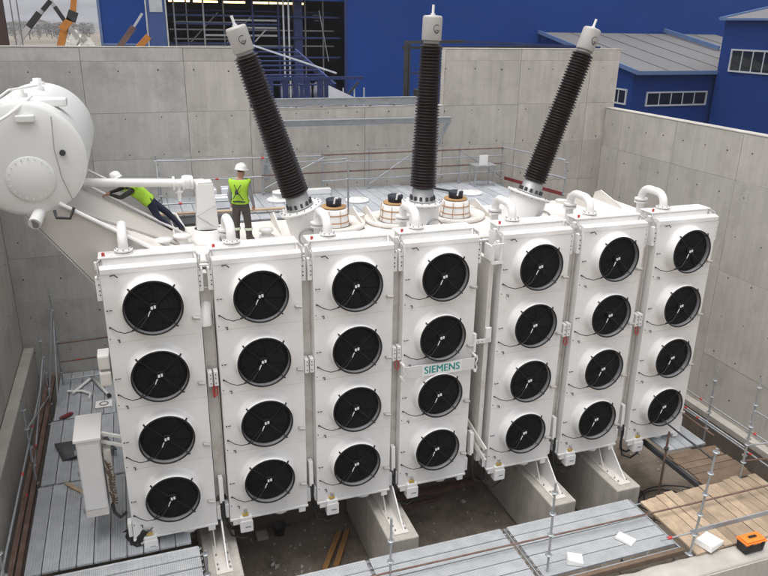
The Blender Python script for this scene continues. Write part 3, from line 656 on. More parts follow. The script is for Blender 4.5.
# oil pipe from the expansion tank with valves
PY = 2.98; c = (0, PY, 1.72); t = thing('oil_pipe', 'white horizontal pipe with flanged valves running from the expansion tank', 'pipe', c)
MB(c).tube([(-1.1, PY, 1.80), (.72, PY, 1.69)], .09, 14).build('pipe', 'white', t)
for x in (.70, .90, 1.08): MB(c).cyl((x - .022, PY, 1.68), (x + .022, PY, 1.68), .15, n=18).build('flange', 'white', t)
mb = MB(c); mb.cyl((.72, PY, 1.68), (1.08, PY, 1.68), .09, n=14); mb.lathe([(0, -.15), (.11, -.13), (.15, 0), (.11, .13), (0, .15)], 16, c=(.99, PY, 1.70)); mb.build('relay_valve', 'white', t)
mb = MB(c); mb.cyl((.80, PY, 1.62), (.80, PY, 1.3), .045, n=10); mb.cyl((.80, PY, 1.48), (.80, PY, 1.52), .09, n=12); mb.build('drain_branch', 'white', t)
MB(c).tube([(1.08, PY, 1.67), (1.3, PY + .1, 1.66), (1.42, PY + .2, 1.5), (1.42, PY + .22, .43)], .08, 12).build('pipe', 'white', t)
# tall tapered white box (drive)
c = (1.3, 2.68, .42); t = thing('tap_changer_drive', 'tall tapered white box standing left of the standing worker', 'machine part', c)
mb = MB(c); mb.add([(x, y, z) for z, a, b_ in ((.72, .235, .2), (1.72, .17, .16)) for (x, y) in ((1.32 - a, 2.68 - b_), (1.32 + a, 2.68 - b_), (1.32 + a, 2.68 + b_), (1.32 - a, 2.68 + b_))], [(0, 1, 2, 3), (4, 5, 6, 7), (0, 1, 5, 4), (1, 2, 6, 5), (2, 3, 7, 6), (3, 0, 4, 7)]); mb.build('housing', 'white', t, .01)
MB(c).box(1.17, 1.47, 2.53, 2.83, 1.722, 1.76).build('cap_plate', 'white', t)
MB(c).lathe([(.40, .42), (.40, .5), (.34, .51), (.33, .70), (.28, .718)], 24, c=(1.32, 2.68, 0)).build('flanged_base', 'white', t)
MB(c).tube([(1.55, 2.5, .72), (1.1, 2.45, 1.05), (1.5, 2.47, 1.25)], .008, 5).build('cord', 'capgrey', t)
MB(c).cyl((1.55, 2.4, .55), (1.68, 2.35, .55), .07, n=12).build('shaft_end', 'shroud', t)
# small fittings on the cover
for i, (x, y, w_, hh) in enumerate(((.75, 2.4, .3, .22), (2.6, 2.6, .25, .15), (.35, 1.9, .28, .3))):
    c = (x, y, .42); t = thing('cover_fitting', ['white flanged stub on the cover beside the tapered box', 'low white flanged stub right of the standing worker', 'white flanged stub on the cover at the foot of the sloping bracket'][i], 'machine part', c)
    MB(c).lathe([(w_ * .7, .42), (w_ * .7, .47), (w_ * .45, .48), (w_ * .42, .42 + hh)], 18, c=(x, y, 0)).build('stub', 'white', t); MB(c).lathe([(0, .42 + hh), (w_ * .65, .42 + hh), (w_ * .65, .47 + hh), (0, .475 + hh)], 18, c=(x, y, 0)).build('blind_flange', 'white', t)

# ------------------------------------------------------------------ scaffold decks
def plank_mesh(L, w=.305, ribs=5, t=.05):
    """steel plank along +x, ribbed top, folded sides"""
    mb = MB(); pf = [(0, -t), (0, 0)]
    for k in range(ribs):
        a = .018 + (w - .036) * k / ribs; b_ = .018 + (w - .036) * (k + 1) / ribs; m_ = (a + b_) / 2; q = (b_ - a) * .18
        pf += [(a, 0), (a + q, -.007), (b_ - q, -.007), (b_, 0)]
    pf += [(w, 0), (w, -t), (w - .012, -t), (.012, -t)]
    mb.prism(pf, L, 'x', 0)
    return mb
def plank_data(L, m='deck', **k):
    o = plank_mesh(L, **k).build('tmp', m); me = o.data; bpy.data.objects.remove(o); return me
PD = plank_data(3.03); PF = plank_data(3.03, 'deck2'); PDs = plank_data(2.75); HK = None
mb = MB()
for s_ in (0, 1):
    for y in (.06, .245): mb.tube([(s_ * 3.03, y - .025, -.02), (s_ * 3.03 + (.035 if s_ else -.035), y - .025, -.005), (s_ * 3.03 + (.035 if s_ else -.035), y + .025, -.005), (s_ * 3.03, y + .025, -.02)], .009, 5)
hk = mb.build('tmp', 'galv'); HKD = hk.data; bpy.data.objects.remove(hk)
def deck(label, origin, n, data, along='x', w=.325, hooks=True, name='scaffold_deck'):
    t = thing(name, label, 'scaffold deck', origin, 'steel scaffold decks')
    for k in range(n):
        o = obj('deck_plank', data, t, (0, k * w, random.uniform(-.004, .004)) if along == 'x' else (k * w + .305, 0, random.uniform(-.004, .004)), 0 if along == 'x' else pi / 2)
        if hooks: setk(obj('plank_hooks', HKD, o))
    return t
ZD = -5.4
# left decks (planks along Y)
deck('ribbed steel scaffold deck at the far end of the left walkway, below the back wall', (-2.86, 6.22, ZD), 7, plank_data(2.93), 'y', hooks=False)
deck('ribbed steel scaffold deck in the middle of the left walkway beside the narrow cabinet', (-2.92, 3.13, ZD), 8, PD, 'y')
deck('ribbed steel scaffold deck at the near end of the left walkway under the leftmost cooler', (-2.96, .02, ZD), 10, PD, 'y')
deck('crosswise steel scaffold deck at the bottom left corner, nearest the camera on the left', (-2.62, -1.12, ZD), 3, PF, 'x')
# front decks (planks along X)
deck('steel scaffold deck in front, left bay under the third cooler', (.58, -3.25, ZD), 5, PF, 'x')
deck('steel scaffold deck in front, middle bay with the open pit bay behind', (3.70, -3.25, ZD), 5, PF, 'x')
deck('steel scaffold deck in front, right bay carrying two white blocks', (6.90, -3.25, ZD), 5, plank_data(3.2, 'deck2'), 'x')
# right rear deck
deck('short steel scaffold deck beyond the rightmost cooler by the right wall', (12.36, -.25, ZD), 4, plank_data(2.2), 'y', hooks=False)
def board(L, w, t, m='wood', seed=0):
    r = random.Random(seed); mb = MB(); k = 6; vs = []
    for i in range(k + 1):
        x = L * i / k; d = r.uniform(-.004, .004)
        vs += [(x, d, -t), (x, w + d, -t), (x, w + d, 0), (x, d, 0)]
    fs = [(0, 1, 2, 3), (k * 4, k * 4 + 3, k * 4 + 2, k * 4 + 1)] + [(i * 4 + j, i * 4 + (j + 1) % 4, i * 4 + 4 + (j + 1) % 4, i * 4 + 4 + j) for i in range(k) for j in range(4)]
    mb.add(vs, fs); o = mb.build('tmp', m); me = o.data; bpy.data.objects.remove(o); return me
BD = [board(1.86 + .03 * k, .235, .05, 'wood', k) for k in range(4)]
t = thing('timber_deck', 'pale timber plank deck at the lower right behind the toolbox', 'timber deck', (10.32, -3.68, ZD))
x = .0; i = 0
while x < 3.3:
    o = obj('plank', BD[i % 4], t, (x + .235, random.uniform(-.02, .04), random.uniform(-.008, .012)), pi / 2 + random.uniform(-.006, .006))
    x += .243 + random.uniform(0, .012); i += 1
BD2 = [board(1.5, .22, .04, 'wood_d', k + 9) for k in range(3)]
t = thing('timber_deck', 'dark weathered board walkway beside the right wall, behind the pale planks', 'timber deck', (12.3, -1.75, ZD - .03))
for k in range(6): obj('plank', BD2[k % 3], t, (random.uniform(-.05, .05), k * .235, random.uniform(-.006, .006)), random.uniform(-.02, .02))
# rusty edge beams under decks
for nm, lab, p, q, m_ in (('edge_beam', 'rusty brown timber beam along the near edge of the front steel deck', (.5, -3.42, ZD - .08), (10.2, -3.42, ZD - .08), 'wood_d'),
                          ('edge_beam', 'rusty steel channel along the outer edge of the left walkway', (-3.08, -1.2, ZD - .05), (-3.08, 9.1, ZD - .05), 'rust'),
                          ('edge_beam', 'dark steel beam under the inner edge of the right walkway', (12.25, -1.75, ZD - .15), (12.25, 2.4, ZD - .15), 'darksteel'),
                          ('edge_beam', 'second rusty rail outside the left walkway, close to the wall ledge', (-3.25, -1.2, ZD - .12), (-3.25, 9.1, ZD - .12), 'rust')):
    cc = (Vector(p) + Vector(q)) / 2; mb = MB(cc); mb.bar(p, q, .10, .12); o = tag(mb.build(nm, m_), lab, 'beam'); o.location = cc
# ledgers carrying the decks
def ledgers(label, pts, loc):
    t = thing('scaffold', label, 'scaffold', loc, 'tube frames under the decks')
    for p, q in pts: MB(loc).tube([p, q], .024, 8).build('tube', 'galv', t)
ledgers('steel tube frame under the front decks', [((.55, -3.3, ZD - .09), (.55, -1.6, ZD - .09)), ((3.66, -3.3, ZD - .09), (3.66, -1.6, ZD - .09)), ((6.87, -3.3, ZD - .09), (6.87, -1.6, ZD - .09)), ((10.2, -3.55, ZD - .09), (10.2, -1.6, ZD - .09)), ((.5, -1.68, ZD - .12), (13.1, -1.78, ZD - .12)), ((.5, -3.28, ZD - .12), (10.2, -3.28, ZD - .12))] +
        [((x, y, ZD - .1), (x, y, -7.6)) for x in (.55, 3.66, 6.87, 10.2) for y in (-3.2, -1.66)] + [((13.1, -1.78, ZD - .1), (13.1, -1.78, -7.6))], (6, -2.4, -7.6))
ledgers('steel tube frame under the left walkway', [((-3.0, y, ZD - .09), (.4, y, ZD - .09)) for y in (-.06, 3.1, 6.2)] + [((x, y, ZD - .1), (x, y, -7.6)) for x in (-2.9, .42) for y in (-1, 3.1, 6.2)], (-1.2, 3, -7.6))

def standard(t, c, x, y, z0, z1, lean=0.):
    p = MB(c).tube([(x, y, z0), (x + lean, y, z1)], .0245, 10).build('upright', 'galv', t)
    mb = MB(c); z = math.ceil(z0 * 2) / 2 + .02
    while z < z1 - .05:
        k = (z - z0) / (z1 - z0); mb.lathe([(.025, -.006), (.07, -.006), (.07, .006), (.025, .006)], 14, c=(x + lean * k, y, z)); mb.cyl((x + lean * k, y, z - .03), (x + lean * k, y, z + .03), .032, n=8); z += .5
    setk(mb.build('rosettes', 'galv', p))
def rail(t, c, p, q, m='galv', r=.0235, red=(), nm='rail'):
    o = MB(c).tube([p, q], r, 8).build(nm, m, t); p, q = Vector(p), Vector(q)
    for k in red:
        a = p.lerp(q, k); d = (q - p).normalized() * .045; MB(c).cyl(a - d, a + d, r + .008, n=10).build('red_coupler', 'red', o)
# back platform
ZP = -.05
t = thing('scaffold_deck', 'wide steel scaffold deck between the machine and the back wall', 'scaffold deck', (.45, 6.0, ZP), 'steel scaffold decks')
PB = plank_data(3.1, w=.31); PB2 = plank_data(3.6, w=.31)
for k in range(34):
    x = k * .326
    if k > 33: break
    o = obj('deck_plank', PB if k < 14 else PB2, t, (x + .305, (.95 if k < 6 else .0 if k < 14 else -.3 if k < 24 else -.55), random.uniform(-.004, .004)), pi / 2)
c = (6, 6, -.2); tt = thing('scaffold', 'steel tube and beam frame under the rear deck', 'scaffold', c, 'tube frames under the decks')
for y in (6.95, 8.9): MB(c).box(.3, 12.0, y - .04, y + .04, -.28, -.115).build('beam', 'galv', tt)
for x in (.6, 3.4, 6.2, 9.0, 11.6):
    for y in (6.95, 8.9): MB(c).tube([(x, y, -.28), (x, y, -7.58)], .03, 8).build('leg', 'galv', tt)
c = (6, 8.9, ZP); t = thing('scaffold_railing', 'long tube railing along the back wall above the rear deck', 'railing', c, 'scaffold railings')
for x in (.55, 3.65, 5.55, 8.6, 11.9): standard(t, c, x, 8.9, ZP, 1.28)
rail(t, c, (.5, 8.86, 1.13), (5.6, 8.86, 1.08), red=(.62,)); rail(t, c, (5.5, 8.86, 1.10), (12.0, 8.86, 1.08), 'rust'); rail(t, c, (.5, 8.86, .52), (3.7, 8.86, .52), red=(.55,)); rail(t, c, (3.6, 8.86, .55), (12.0, 8.86, .56), 'rust'); rail(t, c, (5.5, 8.86, .85), (12.0, 8.86, .82))
rail(t, c, (5.5, 8.86, .28), (12.0, 8.86, .28)); standard(t, c, 7.1, 8.9, ZP, 1.28); standard(t, c, 10.3, 8.9, ZP, 1.28); rail(t, c, (7.1, 8.86, .1), (8.6, 8.86, 1.05)); rail(t, c, (10.3, 8.86, 1.05), (11.9, 8.86, .1))
rail(t, c, (3.7, 8.86, .15), (5.6, 8.8, 1.05), 'galv')
for z in (1.1, .55): rail(t, c, (11.9, 8.86, z), (12.7, 6.2, z - .02), red=(.6,))
standard(t, c, 12.7, 6.2, ZP, 1.25); MB(c).bar((12.0, 8.8, .05), (12.65, 6.2, .02), .03, .11).build('toe_board', 'red_d', t)
c = (5.2, 5.6, -.3); t = thing('scaffold_post', 'galvanised scaffold upright between the left and upright brown insulators', 'post', c, 'single scaffold uprights')
standard(t, c, 5.4, 5.55, -.35, 1.62); MB(c).tube([(5.4, 5.6, 1.55), (3.7, 8.8, .9)], .02, 8).build('brace', 'galv', t)
c = (10.6, 5.6, -.3); t = thing('scaffold_post', 'galvanised scaffold upright just right of the right leaning insulator', 'post', c, 'single scaffold uprights')
standard(t, c, 11.2, 5.3, -.6, 1.3); standard(t, c, 11.32, 5.35, -.6, 1.2)
# left narrow platform railing near the pipe + wooden plank
c = (0.7, 7, ZP); t = thing('scaffold_railing', 'tube railing at the left end of the rear deck behind the leaning worker', 'railing', c, 'scaffold railings')
standard(t, c, .55, 7.0, ZP, 1.2); rail(t, c, (.5, 7.0, .95), (.55, 8.85, 1.12)); rail(t, c, (.5, 6.9, .3), (2.6, 6.9, .3), red=(.25,)); rail(t, c, (.5, 5.9, -.35), (5.5, 5.9, -.4), red=(.2, .85))
o = tag(MB((2.2, 6.9, .02)).bar((.3, 6.95, .02), (4.0, 6.6, .05), .16, .05).build('plank', 'wood'), 'single pale wooden plank lying along the rear deck behind the standing worker', 'plank'); o.location = (2.2, 6.9, .02)
# things on the rear deck
for i, (x, y, n, lab) in enumerate(((3.95, 8.0, 2, 'two stacked white blank flanges on the rear deck beside the left leaning insulator'), (6.2, 7.3, 1, 'white disc lid lying on the rear deck left of the upright insulator'), (10.0, 7.3, 1, 'white disc lid lying on the rear deck between the upright and right insulators'))):
    c = (x, y, ZP); t = thing('disc_lid', lab, 'lid', c, 'white lids on the rear deck')
    for k in range(n):
        r = .36 - .12 * k; mb = MB(c); z = ZP + .004 + k * .22
        mb.lathe([(0, z), (r, z), (r, z + .05), (r - .05, z + .06), (r * .5, z + .07), (r * .5, z + (.22 if n > 1 and k == 0 else .09)), (0, z + (.22 if n > 1 and k == 0 else .09))], 28, c=(x + .05 * k, y, 0)); mb.build('lid_disc', 'white', t)
o = tag(MB((5.0, 8.6, .0)).box(4.5, 5.7, 8.45, 8.65, ZP + .004, .12).build('white_beam', 'white', None, .01), 'short white beam lying on the rear deck against the back wall', 'beam'); o.location = (5.0, 8.6, 0)
c = (9.4, 8.0, ZP); o = tag(MB(c).bar((8.6, 8.7, .03), (9.4, 7.4, .03), .06, .06).build('dark_bar', 'darksteel'), 'dark steel bar with red end lying on the rear deck', 'bar'); o.location = c
c = (10.9, 8.3, ZP); t = thing('work_table', 'grey trestle with a white board on the rear deck behind the right insulator', 'table', c)
MB(c).box(10.5, 11.3, 8.1, 8.6, .62, .66).build('table_top', 'galv', t)
for x in (10.55, 11.25):
    for y in (8.15, 8.55): MB(c).bar((x, y, ZP), (x, y, .62), .035).build('leg', 'galv', t)
c = (10.8, 8.2, .66); o = tag(MB(c).box(10.7, 11.0, 8.2, 8.24, .662, .98).build('white_board', 'paper'), 'small white board standing on the trestle behind the right insulator', 'board'); o.location = c
c = (2.2, 8.0, ZP)
for i, (x, y, s_) in enumerate(((1.9, 8.3, 1), (2.55, 8.35, 1), (2.2, 7.6, .8))):
    cc = (x, y, ZP); t = thing('packing_crate', ['pale wrapped box left of two against the wall behind the tapered drive', 'pale wrapped box nearest the standing worker against the wall', 'low pale wrapped bundle on the rear deck beside the standing worker'][i], 'box', cc)
    MB(cc).box(x - .25 * s_, x + .25 * s_, y - .2, y + .2, ZP + .004, ZP + .42 * s_).build('wrapped_body', 'tarp', t, .03); MB(cc).box(x - .253 * s_, x + .253 * s_, y - .05, y + .05, ZP + .006, ZP + .424 * s_).build('packing_band', 'galv', t)

# channel beams on and before the notch of the back wall
def ibeam(t, c, p, q, h_=.2, w_=.16, m='galv'):
    p, q = Vector(p), Vector(q)
    MB(c).bar(p, q, .02, h_).build('web', m, t)
    for s_ in (-1, 1): MB(c).bar(p + Vector((0, 0, s_ * (h_ / 2 + .008))), q + Vector((0, 0, s_ * (h_ / 2 + .008))), w_, .016).build('beam_flange', m, t)
c = (6.5, 9.3, 2.53); t = thing('steel_beam', 'grey steel beam lying along the bottom of the wall notch', 'beam', c)
ibeam(t, c, (3.6, 9.28, 2.68), (9.2, 9.28, 2.68))
for k in range(7): MB(c).box(4.0 + k * .8, 4.06 + k * .8, 9.2, 9.36, 2.535, 2.565).build('packer', 'darksteel', t)
c = (7, 8.6, 2.1); t = thing('steel_beam', 'grey steel lintel with slanted end struts in front of the back wall', 'beam', c)
ibeam(t, c, (3.6, 8.75, 2.12), (9.85, 8.75, 2.09), .16, .2)
for p, q in (((4.0, 8.75, 2.0), (3.75, 9.1, .4)), ((3.8, 8.75, 2.0), (3.85, 9.12, .4)), ((9.75, 8.75, 2.0), (9.35, 9.12, .9)), ((9.4, 8.75, 2.0), (9.30, 9.12, .95))): MB(c).bar(p, q, .12, .10).build('strut', 'galv', t)

# ------------------------------------------------------------------ railings of the lower decks
c = (-3.05, 3, ZD); t = thing('scaffold_railing', 'tube railing along the outer side of the left walkway', 'railing', c, 'scaffold railings')
for y, z1, ln in ((-1.0, -3.55, 0), (3.4, -3.2, 0), (7.4, -3.35, 0)): standard(t, c, -3.05, y, ZD - 2.1, z1)
for z in (-4.35, -4.9): rail(t, c, (-3.05, -1.2, z), (-3.05, 7.4, z), 'galv' if z > -4.5 else 'rust', red=(.38, .62))
rail(t, c, (-3.05, 7.4, -5.2), (-3.05, 3.4, -4.0)); rail(t, c, (-3.05, 7.4, -4.0), (-3.05, 3.4, -5.1))
c = (-2.6, 8.6, ZD); t = thing('scaffold_railing', 'tube railing across the far end of the left walkway below the back wall', 'railing', c, 'scaffold railings')
standard(t, c, -2.75, 8.4, ZD - 2, -2.3); rail(t, c, (-2.75, 8.4, -4.05), (-.7, 8.5, -4.05), 'rust'); rail(t, c, (-2.75, 8.4, -4.65), (-.7, 8.5, -4.65), 'rust', red=(.25,)); rail(t, c, (-2.75, 8.4, -5.25), (-.7, 8.5, -5.25))
rail(t, c, (-2.75, 8.4, -2.9), (-3.05, 7.4, -5.3)); rail(t, c, (-2.75, 8.4, -3.3), (-2.8, 7.0, -5.3))
c = (-2.2, 8, ZD + .05); t = thing('white_pipe', 'bent white pipe lying on the far left deck', 'pipe', c, 'white pipes on the far left deck')
MB(c).tube([(-2.45, 7.6, ZD + .06), (-2.0, 8.4, ZD + .06), (-1.95, 8.5, ZD + .06), (-1.45, 7.2, ZD + .06)], .045, 10).build('pipe', 'white', t); MB(c).cyl((-1.45, 7.2, ZD + .06), (-1.42, 7.12, ZD + .06), .06, n=10).build('pipe_end', 'darksteel', t)
c = (-2.2, 7.4, ZD + .05); t = tag(MB(c).tube([(-2.6, 7.8, ZD + .05), (-2.2, 7.7, ZD + .05), (-1.95, 7.45, ZD + .05), (-1.98, 7.15, ZD + .05)], .04, 8).build('white_pipe', 'white'), 'short curved white pipe lying on the far left deck, nearest the railing', 'pipe', 'white pipes on the far left deck'); t.location = c
c = (-1.55, 6.7, ZD); t = thing('square_plate', 'square white plate with a round hole lying on the left deck', 'plate', c)
mb = MB(c); mb.box(-1.8, -1.35, 6.55, 6.95, ZD + .004, ZD + .03); mb.build('plate_body', 'white', t, .005); MB(c).lathe([(.13, 0), (.13, .012), (.09, .012), (.09, 0)], 20, c=(-1.57, 6.75, ZD + .031)).build('ring', 'shroud', t)
c = (-2.55, 6.25, ZD); t = tag(MB(c).tube([(-2.72, 6.22, ZD + .04), (-2.6, 6.25, ZD + .06), (-2.45, 6.38, ZD + .06), (-2.38, 6.45, ZD + .03)], [.03, .06, .055, .02], 8).build('red_sling', 'red_d'), 'folded red lifting sling lying on the joint of the left deck', 'sling'); t.location = c
c = (-2.2, 4.6, ZD); t = thing('rubber_mat', 'dark rubber mat folded on the left deck beside the narrow cabinet', 'mat', c)
mb = MB(c); vs = []
for j in range(2):
    for i in range(9):
        u = i / 8; vs.append((-2.75 + 1.3 * u + .25 * (1 - j), 4.05 + .85 * j - .1 * u, ZD + .03 + .16 * sin(u * 2.2) * (1 - j * .8) + .02 * j))
mb.add(vs, [(i, i + 1, i + 10, i + 9) for i in range(8)], True); o = mb.build('mat_sheet', 'rubber', t); m_ = o.modifiers.new('thick', 'SOLIDIFY'); m_.thickness = .02
c = (-1.9, 2.6, ZD); t = tag(MB(c).bar((-2.35, 3.0, ZD + .03), (-1.75, 2.25, ZD + .03), .09, .04).build('wood_offcut', 'wood'), 'short pale wooden offcut lying on the left deck', 'offcut'); t.location = c
# right railing
c = (14.3, 0, ZD); t = thing('scaffold_railing', 'tube railing beside the right wall at the lower right', 'railing', c, 'scaffold railings')
for y, z1 in ((.45, -3.7), (-.95, -3.2), (-2.6, -3.0)): standard(t, c, 14.3, y, ZD - 1.3, z1)
for z in (-4.75, -5.35): rail(t, c, (14.3, 2.6, z), (14.3, -3.4, z), 'galv', red=(.3, .62, .8))
standard(t, c, 13.35, -1.75, ZD - 1.5, -3.55); rail(t, c, (13.35, -1.75, -4.5), (14.3, -1.9, -4.5)); rail(t, c, (13.35, -1.75, -4.95), (14.3, -1.9, -4.95), 'rust'); rail(t, c, (14.3, -3.3, -4.1), (14.3, -.9, -4.15), red=(.4,)); rail(t, c, (13.35, -1.7, -4.6), (13.35, 1.2, -4.6), red=(.7,))
rail(t, c, (13.5, 2.4, -4.9), (13.5, -.6, -4.95), 'rust', red=(.5,)); rail(t, c, (12.35, 1.5, -4.6), (12.35, -1.8, -4.7), 'darksteel')
c = (12.2, .2, ZD); t = thing('scaffold_post', 'dark upright tube below the rightmost cooler', 'post', c, 'single scaffold uprights')
MB(c).tube([(12.2, -.4, -7.58), (12.2, -.4, -4.7)], .03, 8).build('upright', 'rust', t); MB(c).lathe([(.03, -.03), (.06, -.03), (.06, .03), (.03, .03)], 10, c=(12.2, -.4, -5.2)).build('collar', 'darksteel', t)
# front railing: uprights with long horizontals
c = (7, -3.2, ZD); t = thing('scaffold_railing', 'tube railing with tall uprights across the near side of the front decks', 'railing', c, 'scaffold railings')
standard(t, c, 3.93, -2.3, ZD - 1, -3.95); standard(t, c, 7.05, -3.12, ZD - 1, -3.25, -.06); standard(t, c, 10.25, -3.55, ZD - .2, -2.9, .16)
rail(t, c, (3.5, -2.3, -5.24), (11.1, -2.42, -5.24), 'rust', .02); rail(t, c, (11.05, -2.42, -5.24), (13.6, -2.46, -5.2), 'rust', .022)
c = (11.8, -3.5, -5.0); o = thing('scaffold_railing', 'grey flat guard rail crossing above the pale timber planks', 'railing', c, 'scaffold railings')
MB(c).bar((10.3, -3.42, -5.02), (13.4, -3.45, -5.0), .03, .11).build('rail', 'galv', o); MB(c).tube([(9.55, -3.4, -5.06), (10.3, -3.44, -5.02)], .018, 8).build('rail', 'galv', o); MB(c).cyl((9.72, -3.4, -5.05), (9.82, -3.41, -5.045), .035, n=10).build('red_coupler', 'red', o)
c = (.5, -.6, ZD); t = thing('scaffold_post', 'short galvanised upright beside the leftmost plinth', 'post', c, 'single scaffold uprights'); standard(t, c, .5, -.95, ZD - 1, -4.9)

# ------------------------------------------------------------------ things on the front decks and in the pit
for i, (x, y, z, r, sz) in enumerate(((9.15, -2.82, ZD, .5, (.13, .2, .07)), (7.72, -3.05, ZD, -.5, (.17, .14, .13)), (10.78, -3.5, ZD + .012, .3, (.25, .2, .13)))):
    c = (x, y, z); lab = ['flat white block lying on the right bay of the front steel deck', 'white block with a slanted top at the near edge of the front steel deck', 'large white block lying on the pale timber planks beside the tall upright'][i]
    mb = MB(c); R_ = Matrix.Rotation(r, 3, 'Z'); a, b_, h_ = sz
    vs = [Vector(c) + R_ @ Vector(v) for v in ((-a, -b_, .004), (a, -b_, .004), (a, b_, .004), (-a, b_, .004), (-a * .85, -b_ * .9, h_), (a, -b_ * .95, h_ * .7), (a * .9, b_, h_ * .8), (-a * .9, b_ * .9, h_))]
    mb.add(vs, [(0, 1, 2, 3), (4, 5, 6, 7), (0, 1, 5, 4), (1, 2, 6, 5), (2, 3, 7, 6), (3, 0, 4, 7)]); o = tag(mb.build('white_block', 'paper', None, .012), lab, 'block', 'white blocks on the decks'); o.location = c
c = (11.55, -3.86, -5.43); t = thing('toolbox', 'black toolbox with an orange lid on the concrete wall at the lower right', 'toolbox', c); t.rotation_euler = (0, 0, .0)
def tb(x0, x1, y0, y1, z0, z1): return MB(c).box(c[0] + x0, c[0] + x1, c[1] + y0, c[1] + y1, c[2] + z0, c[2] + z1)
mb = MB(c); vs = [(c[0] + x * k, c[1] + y * k, c[2] + z) for z, k in ((.0, .92), (.23, 1.)) for x, y in ((-.26, -.14), (.26, -.14), (.26, .14), (-.26, .14))]
mb.add(vs, [(0, 1, 2, 3), (4, 5, 6, 7), (0, 1, 5, 4), (1, 2, 6, 5), (2, 3, 7, 6), (3, 0, 4, 7)]); mb.build('tray', 'black', t, .012)
tb(-.28, .28, -.155, .155, .232, .275).build('lid', 'orange', t, .012); tb(-.25, .25, -.13, .13, .277, .31).build('lid', 'orange', t, .02)
hd = tb(-.10, .10, -.03, .03, .312, .335).build('handle', 'black', t, .008)
for x in (-.15, .15): tb(x - .035, x + .035, -.175, -.156, .16, .27).build('latch', 'black', t, .004)
for i, (p, q) in enumerate((((3.3, .55, -7.45), (4.0, 1.75, -7.45)), ((3.6, .6, -7.47), (4.25, 1.8, -7.47)))):
    cc = (Vector(p) + Vector(q)) / 2; o = tag(MB(cc).bar(p, q, .13, .09).build('timber_beam', 'wood_o'), ['orange brown timber, left of the loose pair on the pit floor', 'orange brown timber, right of the loose pair on the pit floor'][i], 'timber', 'loose timbers on the pit floor'); o.location = cc
c = (2.1, 2.3, -7.5); o = tag(MB(c).box(1.95, 2.25, 2.2, 2.5, -7.56, -7.46).build('white_block', 'plinth', None, .02), 'pale square block on the muddy pit floor', 'block'); o.location = c
c = (2.55, 2.3, -7.55); t = thing('bucket', 'dark bucket standing on the muddy pit floor', 'bucket', c)
MB(c).lathe([(0, .02), (.12, .02), (.16, .26), (.17, .27), (.15, .26), (.11, .06), (0, .06)], 18, c=c).build('bucket_body', 'darksteel', t); MB(c).tube(arc((2.55, 2.3, -7.28), .16, 0, pi, 8, 'xz'), .007, 5).build('handle', 'darksteel', t)
c = (7.0, 2.4, -7.4); t = tag(MB(c).bar((5.7, 2.55, -7.35), (8.4, 2.55, -7.35), .16, .16).build('steel_beam', 'rust'), 'rusty steel beam lying against the cross wall in the wide pit bay', 'beam'); t.location = c
c = (7.4, 2.3, -7.4); t = tag(MB(c).bar((5.3, 2.25, -7.5), (7.2, 2.35, -7.5), .09, .09).build('steel_bar', 'rust'), 'thin rusty bar on the floor of the wide pit bay', 'bar'); t.location = c
c = (12.2, .2, -7.5); t = thing('hose', 'black hose coils on the pit floor below the rightmost cooler', 'hose', c)
for k, (r, x, y) in enumerate(((.34, 12.4, .7), (.7, 13.0, .2), (1.1, 13.2, .0))):
    MB(c).tube([(x + r * cos(a) * (1 + .1 * sin(3 * a)), y + r * .8 * sin(a), -7.5 + .02 * sin(2 * a)) for a in [2 * pi * i / 32 for i in range(33)]], .02, 6, False).build('coil', 'cable', t)
# debris in the pit: small stones
mb = MB((6, 1, -7.6)); rr = random.Random(11)
for i in range(900):
    x, y = rr.uniform(-.5, 15.5), rr.uniform(-3.4, 2.6); s_ = rr.uniform(.012, .05) * (2 if rr.random() < .06 else 1); z = -7.58
    if any(a - .1 < x < b_ + .1 and y > -.9 for a, b_, _ in PL): continue
    R_ = Euler((rr.uniform(0, 3), rr.uniform(0, 3), rr.uniform(0, 3))).to_matrix(); mb.add([Vector((x, y, z)) + R_ @ (Vector(v) * s_ * rr.uniform(.6, 1.3)) for v in ((1, 0, 0), (-1, 0, 0), (0, 1, 0), (0, -1, 0), (0, 0, 1), (0, 0, -1))], [(0, 2, 4), (2, 1, 4), (1, 3, 4), (3, 0, 4), (2, 0, 5), (1, 2, 5), (3, 1, 5), (0, 3, 5)])
o = mb.build('pit_rubble', 'plinth'); o['kind'] = 'stuff'; o.location = (6, 1, -7.6)

# ------------------------------------------------------------------ workers
def seg_dist(p, a, b_):
    d = b_ - a; k = max(0, min(1, (p - a).dot(d) / max(d.length_squared, 1e-9))); return (p - (a + d * k)).length
def person(label, loc, J, E_, regions, root='pelvis'):
    """J: name -> (x,y,z,r); regions: (joint, joint) -> material index"""
    t = thing('person', label, 'person', loc)
    nm = list(J); me = bpy.data.meshes.new('body'); me.from_pydata([J[n_][:3] for n_ in nm], [(nm.index(a), nm.index(b_)) for a, b_ in E_], [])
    o = bpy.data.objects.new('body', me); COL.objects.link(o); o.parent = t
    sk = o.modifiers.new('skin', 'SKIN'); sk.use_smooth_shade = True
    for i, n_ in enumerate(nm):
        r = J[n_][3]; rr_ = r if isinstance(r, tuple) else (r, r)
        me.skin_vertices[0].data[i].radius = rr_; me.skin_vertices[0].data[i].use_root = (n_ == root)
    ss = o.modifiers.new('sub', 'SUBSURF'); ss.levels = 2; ss.render_levels = 2
    bpy.context.view_layer.update()
    m2 = bpy.data.meshes.new_from_object(o.evaluated_get(bpy.context.evaluated_depsgraph_get())); o.modifiers.clear(); o.data = m2; m2.name = 'body'
    return t, o, m2
